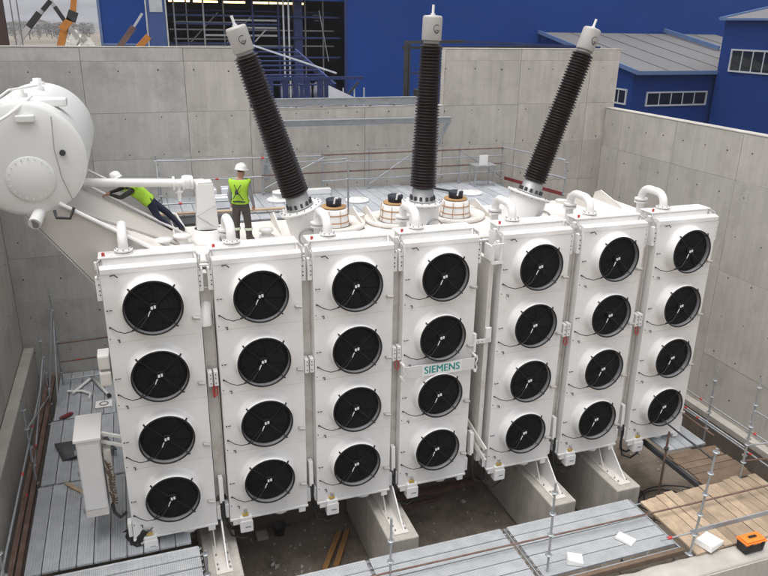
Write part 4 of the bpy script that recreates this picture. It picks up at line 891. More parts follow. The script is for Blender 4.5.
def paint(m2, J, regions, mats):
    m2.materials.clear()
    for a in mats: m2.materials.append(M[a])
    for p in m2.polygons:
        c_ = p.center; p.material_index = min(((seg_dist(c_, Vector(J[a][:3]), Vector(J[b_][:3])), mi) for (a, b_), mi in regions.items()))[1]; p.use_smooth = True
def shell(m2, keep, off, nm, mats, parent, mi=None, cuts=()):
    bm = bmesh.new(); bm.from_mesh(m2)
    for p_, n_ in cuts: bmesh.ops.bisect_plane(bm, geom=bm.verts[:] + bm.edges[:] + bm.faces[:], plane_co=p_, plane_no=n_, clear_outer=True)
    bm.normal_update()
    bmesh.ops.delete(bm, geom=[f_ for f_ in bm.faces if not keep(f_.calc_center_median())], context='FACES')
    bm.verts.ensure_lookup_table(); seen = set(); comps = []
    for v0 in bm.verts:
        if v0 in seen: continue
        st = [v0]; seen.add(v0); cp_ = []
        while st:
            v = st.pop(); cp_.append(v)
            for e in v.link_edges:
                w_ = e.other_vert(v)
                if w_ not in seen: seen.add(w_); st.append(w_)
        comps.append(cp_)
    big = max(len(k_) for k_ in comps); bmesh.ops.delete(bm, geom=[v for k_ in comps if len(k_) < big * .4 for v in k_], context='VERTS')
    for v in bm.verts: v.co += v.normal * off
    for f_ in bm.faces: f_.material_index = mi(f_.calc_center_median()) if mi else 0; f_.smooth = True
    me = bpy.data.meshes.new(nm); bm.to_mesh(me); bm.free(); me.materials.clear()
    for a in mats: me.materials.append(M[a])
    o = obj(nm, me, parent); s_ = o.modifiers.new('t', 'SOLIDIFY'); s_.thickness = .012; s_.offset = 1; return o
def hand(J, E_, side, w, d, curl):
    """five fingers from the hand joint; w wrist pos, d direction, curl sideways vector"""
    d = Vector(d).normalized(); cu_ = Vector(curl).normalized(); sd_ = d.cross(cu_).normalized(); w = Vector(w)
    hn = 'hand' + side; J[hn] = (*(w + d * .065), .03); E_.append(('wrist' + side, hn))
    for k, (o_, ln) in enumerate(((-.03, .065), (-.01, .078), (.01, .075), (.028, .06))):
        a = w + d * .10 + sd_ * o_; b_ = a + d * ln * .5 + cu_ * ln * .2; e = b_ + d * ln * .35 + cu_ * ln * .4
        for q, p_ in enumerate((a, b_, e)): J['f%d%d%s' % (k, q, side)] = (*p_, .0115 - .0015 * q)
        E_ += [(hn, 'f%d0%s' % (k, side)), ('f%d0%s' % (k, side), 'f%d1%s' % (k, side)), ('f%d1%s' % (k, side), 'f%d2%s' % (k, side))]
    a = w + d * .05 - sd_ * .04; b_ = a + d * .04 - sd_ * .015 + cu_ * .015
    J['t0' + side] = (*a, .014); J['t1' + side] = (*b_, .011); E_ += [(hn, 't0' + side), ('t0' + side, 't1' + side)]
def helmet(t, c, up, fwd):
    up = Vector(up).normalized(); fw_ = (Vector(fwd) - up * Vector(fwd).dot(up)).normalized(); sx = fw_.cross(up)
    X_ = Matrix((sx, fw_, up)).transposed().to_4x4(); X_.translation = Vector(c)
    mb = MB(); mb.X = X_; mb.lathe([(.135, -.01), (.138, .0), (.125, .005), (.122, .04), (.108, .085), (.075, .118), (.035, .13), (0, .132)], 24)
    o = mb.build('helmet', 'helmet', t); mb = MB(); mb.X = X_; mb.prism([(-.10, .10), (-.06, .17), (0, .19), (.06, .17), (.10, .10)], .012, 'z', -.006); mb.build('peak', 'helmet', o)
    mb = MB(); mb.X = X_; mb.tube([(0, -.09, .105), (0, -.03, .135), (0, .05, .132), (0, .1, .10)], .014, 6); mb.build('crest', 'helmet', o)
# standing worker (seen from behind)
J = {'pelvis': (0, 0, .90, .125), 'waist': (0, 0, 1.02, .122), 'chest': (.0, .02, 1.20, .165), 'upper': (.0, .02, 1.33, .12), 'neck': (.01, .03, 1.43, .055), 'chin': (.02, .06, 1.49, .07), 'head': (.025, .06, 1.57, .092), 'crown': (.03, .06, 1.63, .07),
     'nose': (.075, .135, 1.545, .018),
     'shL': (-.17, .02, 1.34, .068), 'elL': (-.235, -.02, 1.07, .05), 'wristL': (-.225, .08, .86, .034), 'shR': (.17, .02, 1.34, .068), 'elR': (.235, .0, 1.06, .05), 'wristR': (.25, .12, .84, .034),
     'hipL': (-.10, .0, .83, .108), 'kneeL': (-.12, .02, .47, .084), 'ankL': (-.13, -.02, .10, .07), 'toeL': (-.14, .14, .045, .045), 'heelL': (-.122, -.05, .05, .045),
     'hipR': (.10, .0, .83, .108), 'kneeR': (.13, .03, .47, .084), 'ankR': (.155, -.01, .10, .07), 'toeR': (.26, .09, .045, .045), 'heelR': (.13, -.03, .05, .045)}
E_ = [('pelvis', 'waist'), ('waist', 'chest'), ('chest', 'upper'), ('upper', 'neck'), ('neck', 'chin'), ('chin', 'head'), ('head', 'crown'), ('head', 'nose'), ('upper', 'shL'), ('shL', 'elL'), ('elL', 'wristL'), ('upper', 'shR'), ('shR', 'elR'), ('elR', 'wristR'),
      ('pelvis', 'hipL'), ('hipL', 'kneeL'), ('kneeL', 'ankL'), ('ankL', 'toeL'), ('ankL', 'heelL'), ('pelvis', 'hipR'), ('hipR', 'kneeR'), ('kneeR', 'ankR'), ('ankR', 'toeR'), ('ankR', 'heelR')]
hand(J, E_, 'L', J['wristL'][:3], (.02, .25, -1), (.6, .3, 0)); hand(J, E_, 'R', J['wristR'][:3], (0, .3, -1), (-.6, .3, 0))
t, o, m2 = person('worker in yellow vest and white helmet standing upright, back turned, on the machine top', (2.02, 2.3, .425), J, E_, None)
reg = {('waist', 'chest'): 0, ('chest', 'upper'): 0, ('upper', 'shL'): 0, ('upper', 'shR'): 0, ('shL', 'elL'): 0, ('elL', 'wristL'): 0, ('shR', 'elR'): 0, ('elR', 'wristR'): 0, ('pelvis', 'hipL'): 1, ('hipL', 'kneeL'): 1, ('kneeL', 'ankL'): 1, ('pelvis', 'hipR'): 1, ('hipR', 'kneeR'): 1, ('kneeR', 'ankR'): 1,
       ('ankL', 'toeL'): 2, ('ankR', 'toeR'): 2, ('ankL', 'heelL'): 2, ('ankR', 'heelR'): 2, ('neck', 'chin'): 3, ('chin', 'head'): 3, ('head', 'nose'): 3, ('head', 'crown'): 4, ('wristL', 'handL'): 3, ('wristR', 'handR'): 3, ('handL', 'f10L'): 3, ('handR', 'f10R'): 3, ('f10L', 'f12L'): 3, ('f10R', 'f12R'): 3}
paint(m2, J, reg, ['sleeve', 'trouser', 'boot', 'skin', 'hair'])
vk = lambda c_: True
shell(m2, vk, .022, 'vest', ['vest', 'vest2'], t, lambda c_: 1 if (1.00 < c_.z < 1.045) else 0, [((0, 0, .90), (0, 0, -1)), ((0, 0, 1.395), (0, 0, 1)), ((.19, 0, 1.2), (1, 0, -.10)), ((-.19, 0, 1.2), (-1, 0, -.10))])
for cx_ in (1, -1): shell(m2, lambda c_: True, .008, 'reflective_band', ['vest2'], t, None, [((0, 0, .30), (0, 0, -1)), ((0, 0, .355), (0, 0, 1)), ((0, 0, 0), (-cx_, 0, 0))])
helmet(t, (.03, .06, 1.615), (.12, .10, 1), (.6, 1, 0))
mb = MB(); mb.tube([(-.10, -.19, 1.02), (-.02, -.20, 1.18), (.08, -.175, 1.33)], .009, 6); mb.tube([(.12, -.18, 1.0), (.0, -.20, 1.17), (-.07, -.175, 1.33)], .009, 6); mb.tube([(.17 * cos(a), .165 * sin(a), .955 + .01 * sin(3 * a)) for a in [2 * pi * i / 20 for i in range(21)]], .018, 6, False); mb.build('harness', 'navy', t)
mb = MB(); mb.lathe([(.015, 0), (.035, .01), (.04, .05), (.02, .1)], 10, c=(-.02, -.20, 1.12)); mb.build('harness_buckle', 'darksteel', t)
t.rotation_euler = (0, 0, rad(-24))
# leaning worker on the sloping bracket
B = Vector((.82, 3.32, .44))
W_ = lambda x, y, z, r: (x - B.x, y - B.y, z - B.z, r)
J = {'pelvis': W_(.17, 3.42, 1.24, .125), 'waist': W_(.05, 3.40, 1.36, .12), 'chest': W_(-.09, 3.36, 1.50, .145), 'upper': W_(-.20, 3.33, 1.60, .11), 'neck': W_(-.31, 3.32, 1.68, .056), 'chin': W_(-.38, 3.30, 1.71, .07), 'head': W_(-.44, 3.31, 1.76, .09), 'crown': W_(-.48, 3.32, 1.80, .07), 'nose': W_(-.49, 3.24, 1.68, .018),
     'shL': W_(-.19, 3.17, 1.52, .068), 'elL': W_(-.41, 3.02, 1.42, .05), 'wristL': W_(-.62, 3.08, 1.50, .034), 'shR': W_(-.23, 3.50, 1.62, .068), 'elR': W_(-.42, 3.52, 1.50, .05), 'wristR': W_(-.62, 3.42, 1.47, .034),
     'hipL': W_(.19, 3.33, 1.18, .098), 'kneeL': W_(.33, 3.24, .86, .078), 'ankL': W_(.60, 3.26, .62, .06), 'toeL': W_(.54, 3.22, .60, .044), 'heelL': W_(.64, 3.27, .55, .044),
     'hipR': W_(.24, 3.50, 1.18, .098), 'kneeR': W_(.54, 3.47, .92, .078), 'ankR': W_(.83, 3.44, .55, .055), 'toeR': W_(.80, 3.38, .43, .044), 'heelR': W_(.88, 3.45, .50, .044)}
E_ = [e for e in E_ if not any(n_[0] in 'ft' and n_[1].isdigit() or n_.startswith('hand') for n_ in e)]
hand(J, E_, 'L', J['wristL'][:3], (-1, .1, -.15), (0, .2, -1)); hand(J, E_, 'R', J['wristR'][:3], (-1, -.1, -.3), (0, -.2, -1))
t, o, m2 = person('worker in yellow vest and white helmet leaning along the sloping bracket', B, J, E_, None)
paint(m2, J, reg, ['jack', 'trousern', 'boot', 'skin', 'hair'])
pa, pb = Vector(J['pelvis'][:3]), Vector(J['upper'][:3]); ax = (pb - pa).normalized(); LN = (pb - pa).length
vk = lambda c_: True
la = (Vector(J['shR'][:3]) - Vector(J['shL'][:3])); la = (la - ax * la.dot(ax)).normalized()
shell(m2, vk, .022, 'vest', ['vest', 'vest2'], t, lambda c_: 1 if .34 < (c_ - pa).dot(ax) / LN < .48 else 0, [(pa, -ax), (pa + ax * LN * 1.04, ax), (pa + la * .175, la), (pa - la * .175, -la)])
hc_ = Vector(J['head'][:3]) + Vector((-.025, .0, .04)); helmet(t, hc_, (-.35, .1, 1), (-1, -.25, 0))
mb = MB(); mb.tube([Vector(J['pelvis'][:3]) + Vector((.02 + .04 * cos(a), .16 * cos(a), .16 * sin(a))) for a in [2 * pi * i / 18 for i in range(19)]], .02, 6, False); mb.tube([Vector(J['pelvis'][:3]) + Vector((0, -.14, .1)), Vector(J['hipL'][:3]) + Vector((.1, -.13, .0)), Vector(J['kneeL'][:3]) + Vector((0, -.1, .1))], .014, 6); mb.build('harness', 'navy', t)

# ------------------------------------------------------------------ blue works building
FY = 26.
c = (12, FY, -6); t = thing('works_building', 'long deep blue clad hall behind the back wall with a dark open bay', 'building', c)
OL, OR = 2.12, 11.35
MB(c).box(-.9, 1.22, FY, FY + .3, -6, 14).build('wall_cladding', 'blue', t)
MB(c).box(OR, 75, FY, FY + .3, -6, 14).build('wall_cladding', 'blue', t)
MB(c).box(OL - .3, OR + .3, FY + .31, FY + .6, 6.05, 14).build('lintel', 'blue_d', t)
dl = MB(c).box(1.30, OL, FY - .12, FY + .1, -6, 14).build('door_leaf', 'blue_l', t)
MB(c).box(1.42, 2.02, FY - .15, FY - .122, 5.35, 7.2).build('pale_panel', 'frame', dl)
for x in (1.21, OL + .02): MB(c).box(x, x + .07, FY - .16, FY + .05, -6, 14).build('door_post', 'frame', t)
MB(c).box(-.96, -.84, FY - .06, FY + .05, -6, 14).build('corner_trim', 'trim_b', t)
MB(c).box(OR - .06, OR + .06, FY - .06, FY + .02, -6, 14).build('jamb_trim', 'blue_s', t)
MB(c).box(-.9, 1.2, FY - .03, FY - .002, 3.8, 3.9).build('base_trim', 'trim_b', t)
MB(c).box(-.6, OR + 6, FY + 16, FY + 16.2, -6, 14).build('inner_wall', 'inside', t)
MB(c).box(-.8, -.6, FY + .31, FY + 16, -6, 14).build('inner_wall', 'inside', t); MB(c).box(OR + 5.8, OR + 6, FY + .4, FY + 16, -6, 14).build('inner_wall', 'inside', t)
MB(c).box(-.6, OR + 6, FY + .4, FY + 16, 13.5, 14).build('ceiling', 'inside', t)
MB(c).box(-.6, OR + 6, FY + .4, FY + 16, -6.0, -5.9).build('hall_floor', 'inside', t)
for x0, x1 in ((2.6, 3.7), (3.9, 5.2), (5.5, 6.7), (7.1, 8.0), (8.1, 8.9), (8.95, 10.0)):
    cc = (x0, FY + 4, 6.0); o = thing('strip_lamp', ['warm lit strip lamp under the hall ceiling, first from the left', 'warm lit strip lamp under the hall ceiling, second from the left', 'warm lit strip lamp under the hall ceiling, third from the left', 'warm lit strip lamp under the hall ceiling, fourth from the left', 'warm lit strip lamp under the hall ceiling, fifth from the left', 'warm lit strip lamp under the hall ceiling, last on the right'][[2.6, 3.9, 5.5, 7.1, 8.1, 8.95].index(x0)], 'lamp', cc, 'strip lamps in the open bay')
    MB(cc).box(x0, x1, FY + 4, FY + 4.2, 5.93, 6.02).build('tube', 'lamp', o); MB(cc).box(x0, x1, FY + 3.9, FY + 4.3, 6.022, 6.1).build('housing', 'darksteel', o)
# scaffold inside the bay
c = (5, FY + .9, -6); t = thing('scaffold', 'tall blue and grey scaffold standing in the dark open bay of the blue hall', 'scaffold')
t.location = c
for x in (2.6, 4.05, 6.55, 7.9): MB(c).tube([(x, FY + .8, -6), (x, FY + .8, 9)], .05, 8).build('upright', 'galv' if x < 5 else 'blue_s', t)
for x in (8.12, 8.4): MB(c).tube([(x, FY + .6, -6), (x, FY + .6, 9)], .05, 8).build('upright', 'frame', t)
MB(c).box(8.75, 9.2, FY + .9, FY + 1.2, -6, 9).build('steel_column', 'blue_s', t)
for z, x0, x1, m_ in ((5.25, 2.3, 11.2, 'blue_s'), (4.85, 2.6, 8.0, 'blue_s'), (4.3, 4.1, 6.6, 'galv'), (5.05, 5.6, 7.8, 'galv'), (4.68, 5.6, 7.8, 'galv'), (4.3, 6.6, 7.8, 'galv'), (4.2, 8.0, 11.3, 'blue_s'), (3.2, 8.0, 11.3, 'blue_s'), (3.9, 2.3, 6, 'blue_s')):
    MB(c).bar((x0, FY + .85, z), (x1, FY + .85, z), .08, .09).build('ledger', m_, t)
for x in (3.3, 5.2, 9.6, 10.6): MB(c).tube([(x, FY + 1.9, -6), (x, FY + 1.9, 9)], .045, 8).build('upright', 'galv', t)
for z in (3.75, 4.55, 5.5): MB(c).bar((2.4, FY + 1.95, z), (11.2, FY + 1.95, z), .06, .07).build('ledger', 'galv' if z < 5 else 'blue_s', t)
for z in (4.05, 4.9): MB(c).box(2.6, 6.4, FY + 2.0, FY + 3.0, z, z + .05).build('deck_board', 'galv', t)
for x in (3.3, 5.2): MB(c).tube([(x, FY + 1.85, 3.8), (x + 1.6, FY + 1.85, 5.4)], .03, 6).build('brace', 'galv', t)
MB(c).bar((6.6, FY + .7, 4.0), (7.2, FY + .7, 4.6), .06).build('brace', 'galv', t); MB(c).tube([(10.1, FY + .8, 5.6), (10.6, FY + .8, 3.0)], .03, 6).build('brace', 'galv', t)
for k in range(4): MB(c).bar((10.0 + .05 * k, FY + 2, 5.5 - k * .14), (10.5 - .04 * k, FY + 2, 5.5 - k * .14), .05, .03).build('louvre', 'galv', t)
mb = MB(c)
for k in range(8): mb.box(8.9 + k * .18, 9.0 + k * .18, FY + 3, FY + 3.05, 5.5, 5.54)
setk(mb.build('light_slot', 'frame', t))
# steel stair and platform just behind the notch
c = (5.5, 12, -6); t = thing('steel_stair', 'dark blue steel stair with pale handrail behind the left insulator', 'stair', c)
for k in range(9): MB(c).box(3.9 + k * .06, 6.0 + k * .10, 12.0 + (8 - k) * .34, 12.28 + (8 - k) * .34, 2.85 + .1 + (8 - k) * .14, 2.99 + (8 - k) * .14).build('tread', 'blue_s', t)
MB(c).bar((3.95, 14.9, 4.35), (6.9, 12.0, 3.35), .05, .05).build('handrail', 'frame', t)
MB(c).bar((6.1, 14.9, 3.95), (6.85, 12.0, 2.9), .08, .22).build('stringer', 'blue_s', t); MB(c).bar((3.8, 14.9, 3.95), (3.8, 12.0, 2.8), .08, .22).build('stringer', 'blue_s', t)
c = (6, 11.6, -6); t = thing('steel_platform', 'dark blue steel landing with posts behind the wall notch', 'platform', c)
MB(c).bar((4.3, 11.6, 3.22), (7.75, 11.6, 3.22), .12, .10).build('top_rail', 'blue_s', t)
for x in (4.5, 5.0, 5.35, 5.75, 6.2, 6.45): MB(c).box(x - .09, x + .09, 11.55, 11.65, 2.0, 3.168).build('post', 'blue_s', t)
for x in (7.0, 7.4, 7.75): MB(c).box(x - .02, x + .02, 11.5, 11.54, 2.2, 2.9).build('baluster', 'frame', t)
MB(c).bar((7.0, 11.5, 2.5), (7.55, 11.5, 3.1), .05, .07).build('brace', 'darksteel', t)
MB(c).box(4.3, 7.6, 11.7, 13.4, 2.3, 2.42).build('landing', 'blue_s', t)
c = (7.1, 11.3, 2.3); t = tag(MB(c).add([(6.45, 11.4, 2.35), (7.9, 11.4, 2.35), (6.45, 11.4, 3.0), (6.45, 11.44, 2.35), (7.9, 11.44, 2.35), (6.45, 11.44, 3.0)], [(0, 1, 2), (3, 4, 5), (0, 1, 4, 3), (1, 2, 5, 4), (2, 0, 3, 5)]).build('white_sheet', 'tarp'), 'white sloping sheet on the landing behind the wall notch', 'sheet'); t.location = c
for i, x in enumerate((5.18, 5.56, 5.98, 6.33)):
    cc = (x, 12.5, 2.42); mb = MB(cc); mb.lathe([(0, 2.424), (.13, 2.424), (.15, 2.7), (.12, 2.98), (.05, 3.08), (0, 3.09)], 14, c=(x, 12.5, 0)); o = tag(mb.build('white_sack', 'tarp'), 'white filled sack standing on the blue landing, %s of four from the left' % ['first', 'second', 'third', 'last'][i], 'sack', 'white sacks on the landing'); o.location = cc
c = (11.5, 10.6, -6); t = thing('steel_gantry', 'black steel frame with long top beams behind the notch, right of the upright insulator', 'frame', c)
MB(c).box(8.86, 8.98, 10.5, 10.62, -6, 4.36).build('post', 'darksteel', t); MB(c).box(9.0, 9.06, 10.5, 10.56, -6, 4.36).build('post', 'darksteel', t)
MB(c).bar((8.85, 10.56, 4.42), (11.0, 10.56, 4.46), .1, .1).build('top_beam', 'darksteel', t); MB(c).bar((11.0, 10.56, 4.46), (16.4, 10.4, 4.28), .1, .1).build('top_beam', 'blue_s', t); MB(c).bar((8.9, 10.9, 4.24), (16.3, 10.9, 4.30), .08, .08).build('top_beam', 'darksteel', t)
MB(c).bar((8.95, 10.56, 3.45), (10.2, 10.56, 3.4), .08, .08).build('cross_beam', 'blue_s', t); MB(c).box(9.3, 9.75, 10.4, 10.8, 2.3, 2.9).build('counterweight', 'darksteel', t, .02)

# annex and block to the right
def window(t, c, p0, p1, z0, z1, y, n, axis='x'):
    w = MB(c); fr = .07
    def bx(mb, a, b_, z_0, z_1, d0, d1):
        return mb.box(a, b_, y - d0, y - d1, z_0, z_1) if axis == 'x' else mb.box(y - d0, y - d1, a, b_, z_0, z_1)
    for a, b_, q0, q1 in ((p0, p1, z0, z0 + fr), (p0, p1, z1 - fr, z1), (p0, p0 + fr, z0 + fr, z1 - fr), (p1 - fr, p1, z0 + fr, z1 - fr)): bx(w, a, b_, q0, q1, .07, -.02)
    wo = w.build('window', 'frame', t); st = (p1 - p0 - 2 * fr) / n
    for k in range(n):
        bx(MB(c), p0 + fr + k * st + .02, p0 + fr + (k + 1) * st - .02, z0 + fr + .01, z1 - fr - .01, .03, .0).build('pane', 'glass', wo)
        if k: bx(MB(c), p0 + fr + k * st - .02, p0 + fr + k * st + .02, z0 + fr, z1 - fr, .06, .0).build('mullion', 'frame', wo)
AX0, AX1, AY = 23.2, 36., 17.
c = (28, AY, -6); t = thing('annex', 'low blue annex with a pale grey sloping roof and a strip of windows', 'building', c)
MB(c).box(AX0, AX1, AY, FY - .02, -6, 2.98).build('wall', 'blue_d', t)
mb = MB(c); n_ = 28
mb.add([(AX0 - .1, AY - .3, 2.98), (AX1, AY - .3, 2.98), (AX1, FY - .02, 4.65), (AX0 - .1, FY - .02, 4.65), (AX0 - .1, AY - .3, 2.9), (AX1, AY - .3, 2.9), (AX1, FY - .02, 4.57), (AX0 - .1, FY - .02, 4.57)], [(0, 1, 2, 3), (4, 5, 6, 7), (0, 1, 5, 4), (1, 2, 6, 5), (3, 0, 4, 7)])
rf = mb.build('roof', 'roofg', t)
for k in range(0, n_, 4):
    x = AX0 + .2 + k * (AX1 - AX0 - .4) / n_; MB(c).bar((x, AY - .3, 3.0), (x, FY - .1, 4.66), .04, .02).build('seam', 'roofg', rf)
MB(c).bar((AX0 - .14, AY - .34, 2.96), (AX1, AY - .34, 2.96), .06, .18).build('eave_trim', 'trim_b', t); MB(c).bar((AX0 - .14, AY - .34, 3.0), (AX0 - .14, FY - .02, 4.68), .06, .2).build('verge_trim', 'trim_b', t)
MB(c).bar((32.0, 21.2, 3.98), (32.0, FY - .02, 4.86), .12, .22).build('ridge_trim', 'trim_b', t)
mb = MB(c); mb.add([(AX0 + .01, AY, 2.97), (AX0 + .01, FY - .03, 2.97), (AX0 + .01, FY - .03, 4.56), (AX0 + .21, AY, 2.97), (AX0 + .21, FY - .03, 2.97), (AX0 + .21, FY - .03, 4.56)], [(0, 1, 2), (3, 4, 5)]); mb.build('gable', 'blue_d', t)
window(t, c, 24.05, 27.75, 1.35, 2.05, AY, 5); window(t, c, 17.35, 18.6, 1.4, 2.15, AX0, 2, 'y')
BX0, BY = 27.9, 16.7
c = (34, 10, -6); t = thing('blue_block', 'nearer tall blue block at the right edge with one framed window', 'building', c)
MB(c).box(BX0, 44, 2, BY, -6, 5.44).build('wall', 'blue_d', t)
rf = MB(c).add([(BX0 - .15, 1.9, 5.46), (BX0 - .15, BY + .15, 5.46), (36, BY + .15, 7.0), (36, 1.9, 7.0), (44, BY + .15, 5.46), (44, 1.9, 5.46)], [(0, 1, 2, 3), (3, 2, 4, 5), (0, 3, 5), (1, 4, 2), (0, 5, 4, 1)]).build('roof', 'roofg', t)
MB(c).bar((BX0 - .2, BY + .2, 5.47), (36, BY + .2, 7.06), .12, .12).build('verge_trim', 'trim_b', t); MB(c).bar((BX0 - .2, 1.9, 5.44), (BX0 - .2, BY + .15, 5.44), .08, .10).build('eave_trim', 'trim_b', t)
window(t, c, 11.9, 15.95, 3.05, 4.1, BX0, 6, 'y')

# ------------------------------------------------------------------ yard far left: booms, column, rubble, containers, houses, scrub
c = (-5.6, 30, -6); t = thing('steel_column', 'dark brown steel column at the upper left edge, beyond the wall', 'column', c)
MB(c).box(-5.95, -5.5, 30, 30.4, -6, 12).build('shaft', 'trunk', t); MB(c).box(-6.2, -5.3, 29.7, 30.7, -6, -5.8).build('base_plate', 'trunk', t)
for x in (-5.15, -4.85):
    cc = (x, 30, -6); o = thing('thin_mast', 'thin grey mast beside the brown column, %s of the two' % ('left' if x < -5 else 'right'), 'mast', cc); MB(cc).tube([(x, 30, -6), (x + .02, 30, 12)], .035, 6).build('pole', 'shroud', o)
    MB(cc).box(x - .12, x + .12, 29.88, 30.12, -6, -5.9).build('foot', 'shroud', o)
c = (-3.8, 34, -6); t = thing('boom_lift', 'white folding boom lift with black joints raised beyond the wall', 'crane', c)
q = Vector((-3.55, 34, 5.9))
MB(c).bar((-5.9, 34, 3.2), (-4.85, 34, 4.5), .30, .30).build('lower_boom', 'crane_w', t); MB(c).bar((-5.0, 34, 4.32), (-4.2, 34, 5.25), .26, .34).build('ram', 'darksteel', t); MB(c).bar((-4.85, 34.3, 4.5), q, .2, .2).build('middle_boom', 'crane_w', t)
MB(c).bar((-4.0, 33.9, 5.4), q, .24, .24).build('middle_joint', 'darksteel', t); MB(c).bar(q, (-2.35, 34, 3.9), .2, .24).build('upper_boom', 'crane_w', t); MB(c).bar((-3.35, 33.85, 5.6), (-2.9, 33.85, 4.8), .2, .22).build('cylinder', 'darksteel', t)
MB(c).box(-7.2, -4.6, 33.2, 34.8, -5.4, -4.2).build('chassis', 'crane_w', t); MB(c).bar((-5.9, 34, -4.2), (-5.9, 34, 3.3), .4).build('mast', 'crane_w', t)
for x in (-6.8, -5.0):
    for y in (33.1, 34.9): MB(c).cyl((x, y - .15, -5.45), (x, y + .15, -5.45), .55, n=18).build('wheel', 'black', t)
c = (-3, 28, -6); t = thing('excavator_arm', 'orange lattice boom with a black knuckle raised beyond the wall', 'crane', c)
MB(c).bar((-3.15, 28, 3.0), (-2.55, 28, 4.75), .38, .34).build('lower_boom', 'crane_o', t); MB(c).bar((-2.75, 27.9, 4.45), (-2.3, 27.9, 4.95), .3, .34).build('lower_boom', 'crane_o', t)
MB(c).box(-2.42, -1.98, 27.75, 28.2, 4.85, 5.35, Matrix.Rotation(.4, 3, 'Y')).build('knuckle', 'darksteel', t); MB(c).bar((-2.16, 28, 5.2), (-1.75, 28, 7.2), .30, .28).build('upper_boom', 'crane_o', t); MB(c).bar((-1.95, 27.8, 5.4), (-1.6, 27.8, 7), .06).build('ram', 'crane_w', t)
MB(c).bar((-3.15, 28, -4.2), (-3.15, 28, 3.1), .45).build('mast', 'crane_o', t); MB(c).box(-4.4, -2.2, 27.2, 28.8, -5.3, -4.2).build('body', 'crane_o', t)
for y in (27.2, 28.8): MB(c).box(-4.6, -2.0, y - .25, y + .25, -6, -5.3).build('track', 'darksteel', t, .1)
c = (.3, 22, -6); t = thing('excavator_arm', 'rusty red boom leaning in front of the blue wall', 'crane', c)
MB(c).bar((-.35, 22, 3.6), (.55, 22, 4.7), .22, .24).build('boom', 'rust', t); MB(c).bar((.55, 22, 4.7), (.95, 22, 5.25), .1, .1).build('stick', 'frame', t); MB(c).bar((-.35, 22, -6), (-.35, 22, 3.7), .3).build('mast', 'rust', t)
c = (.9, 22.5, -6); t = thing('orange_boom', 'short orange boom end showing above the wall before the blue door leaf', 'crane', c)
MB(c).bar((.45, 22.5, 3.6), (1.15, 22.5, 4.3), .3, .26).build('boom', 'crane_o', t); MB(c).bar((.45, 22.5, -6), (.45, 22.5, 3.7), .3).build('mast', 'crane_o', t)
# heap of pale rubble and two site containers
mb = MB((-5, 92, -6)); rr = random.Random(5)
for i in range(420):
    a, r = rr.uniform(0, 2 * pi), rr.random() ** .7 * 9; x, y = -5.4 + r * cos(a) * .9, 95 + r * sin(a); z = -6 + max(0, (1 - r / 9)) * 7.5 * (1 + .2 * rr.random()); s_ = rr.uniform(.3, 1.1)
    R_ = Euler((rr.uniform(0, 3), rr.uniform(0, 3), rr.uniform(0, 3))).to_matrix(); mb.box(x - s_, x + s_, y - s_, y + s_, z - s_ * .5, z + s_ * .5, R_)
mb.lathe([(9, -6), (5, -2.5), (2, .2), (0, 1)], 24, c=(-5.4, 95, 0), sharp=True)
o = mb.build('rubble_heap', 'rubble'); o['kind'] = 'stuff'; o.location = (-5, 92, -6)
for i, (x, y, z) in enumerate(((-3.9, 70, .2), (-5.6, 78, -.3), (-8.2, 84, -1.6))):
    c = (x, y, -6); t = thing('site_cabin', ['white site cabin on posts close to the blue hall, rightmost', 'white site cabin left of the one by the blue hall', 'small white site cabin in front of the bare fields'][i], 'cabin', c, 'white site cabins')
    MB(c).box(x - .9, x + .9, y, y + 3, -6, z + .4).build('cabin_wall', 'house', t); MB(c).box(x - 1, x + 1, y - .1, y + 3.1, z + .402, z + .6).build('roof', 'sign', t); MB(c).box(x - .5, x + .1, y - .05, y - .002, z - .5, z + .1).build('window', 'glass', t)
HL = ['long pale house at the left of the far row on the plain', 'small grey house second in the far row on the plain', 'tall pale house near the middle of the far row on the plain', 'low brown roofed house behind the white boom in the far row', 'wide pale shed between the white and orange booms on the plain', 'small pale house just right of the orange boom, far on the plain', 'low pale house closest to the blue hall, far on the plain']
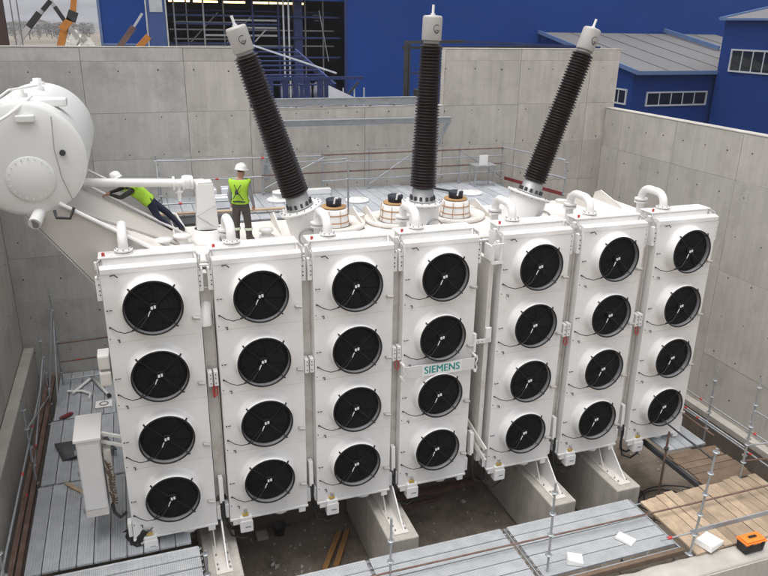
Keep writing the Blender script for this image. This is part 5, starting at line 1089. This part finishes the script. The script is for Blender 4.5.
for i, (kx, y, w, hh) in enumerate(((-.118, 640, 15, 5), (-.105, 700, 8, 5), (-.092, 620, 7, 8), (-.080, 560, 11, 4), (-.066, 680, 16, 5), (-.052, 600, 7, 5), (-.043, 660, 10, 4))):
    x = kx * (y + 13); c = (x, y, -6); t = thing('house', HL[i], 'house', c, 'distant houses')
    MB(c).box(x - w, x + w, y, y + 8, -6, -6 + hh).build('wall', 'house', t); MB(c).prism([(x - w - .5, -6 + hh), (x + w + .5, -6 + hh), (x, -6 + hh + 3)], 9, 'y', y - .5).build('roof', 'tile', t)
    for k in range(3): MB(c).box(x - w * .7 + k * w * .6, x - w * .7 + k * w * .6 + 1.6, y - .1, y - .002, -6 + hh * .4, -6 + hh * .75).build('window', 'glass', t)
mb = MB((-50, 600, -6)); r = random.Random(8)
for i in range(110):
    y = r.uniform(380, 880); x = r.uniform(-.16, -.03) * (y + 13); s_ = r.uniform(4, 9)
    mb.tube([(x, y, -6), (x, y, -6 + s_ * .8)], [s_ * .04, s_ * .01], 5)
    for k in range(60):
        a = r.uniform(0, 2 * pi); z = -6 + s_ * (.25 + .75 * r.random()); q_ = s_ * .42 * r.random() ** .5 * (1 - abs((z + 6) / s_ - .6)); p = Vector((x + q_ * cos(a), y + q_ * sin(a), z))
        d = Vector((r.uniform(-1, 1), r.uniform(-1, 1), r.uniform(-.4, 1))) * s_ * .09; e = Vector((r.uniform(-1, 1), r.uniform(-1, 1), r.uniform(-1, 1))) * s_ * .06; mb.add([p - d, p + e, p + d, p - e], [(0, 1, 2, 3)])
o = mb.build('bare_trees', 'leaf'); o['kind'] = 'stuff'; o.location = (-50, 600, -6)

# ------------------------------------------------------------------ haze
hz = MB((0, 2500, -8.7)).box(-4400, 4400, -500, 6300, -8.7, 260).build('haze', 'white'); hz['kind'] = 'stuff'; hz.location = (0, 2500, -8.7)
hm = bpy.data.materials.new('haze_air'); hm.use_nodes = True; t_ = hm.node_tree; t_.nodes.clear()
ou = t_.nodes.new('ShaderNodeOutputMaterial'); pv = t_.nodes.new('ShaderNodeVolumePrincipled'); pv.inputs['Color'].default_value = (.93, .95, 1, 1); pv.inputs['Density'].default_value = .0006; pv.inputs['Anisotropy'].default_value = .2
t_.links.new(pv.outputs[0], ou.inputs['Volume']); hz.data.materials.clear(); hz.data.materials.append(hm)
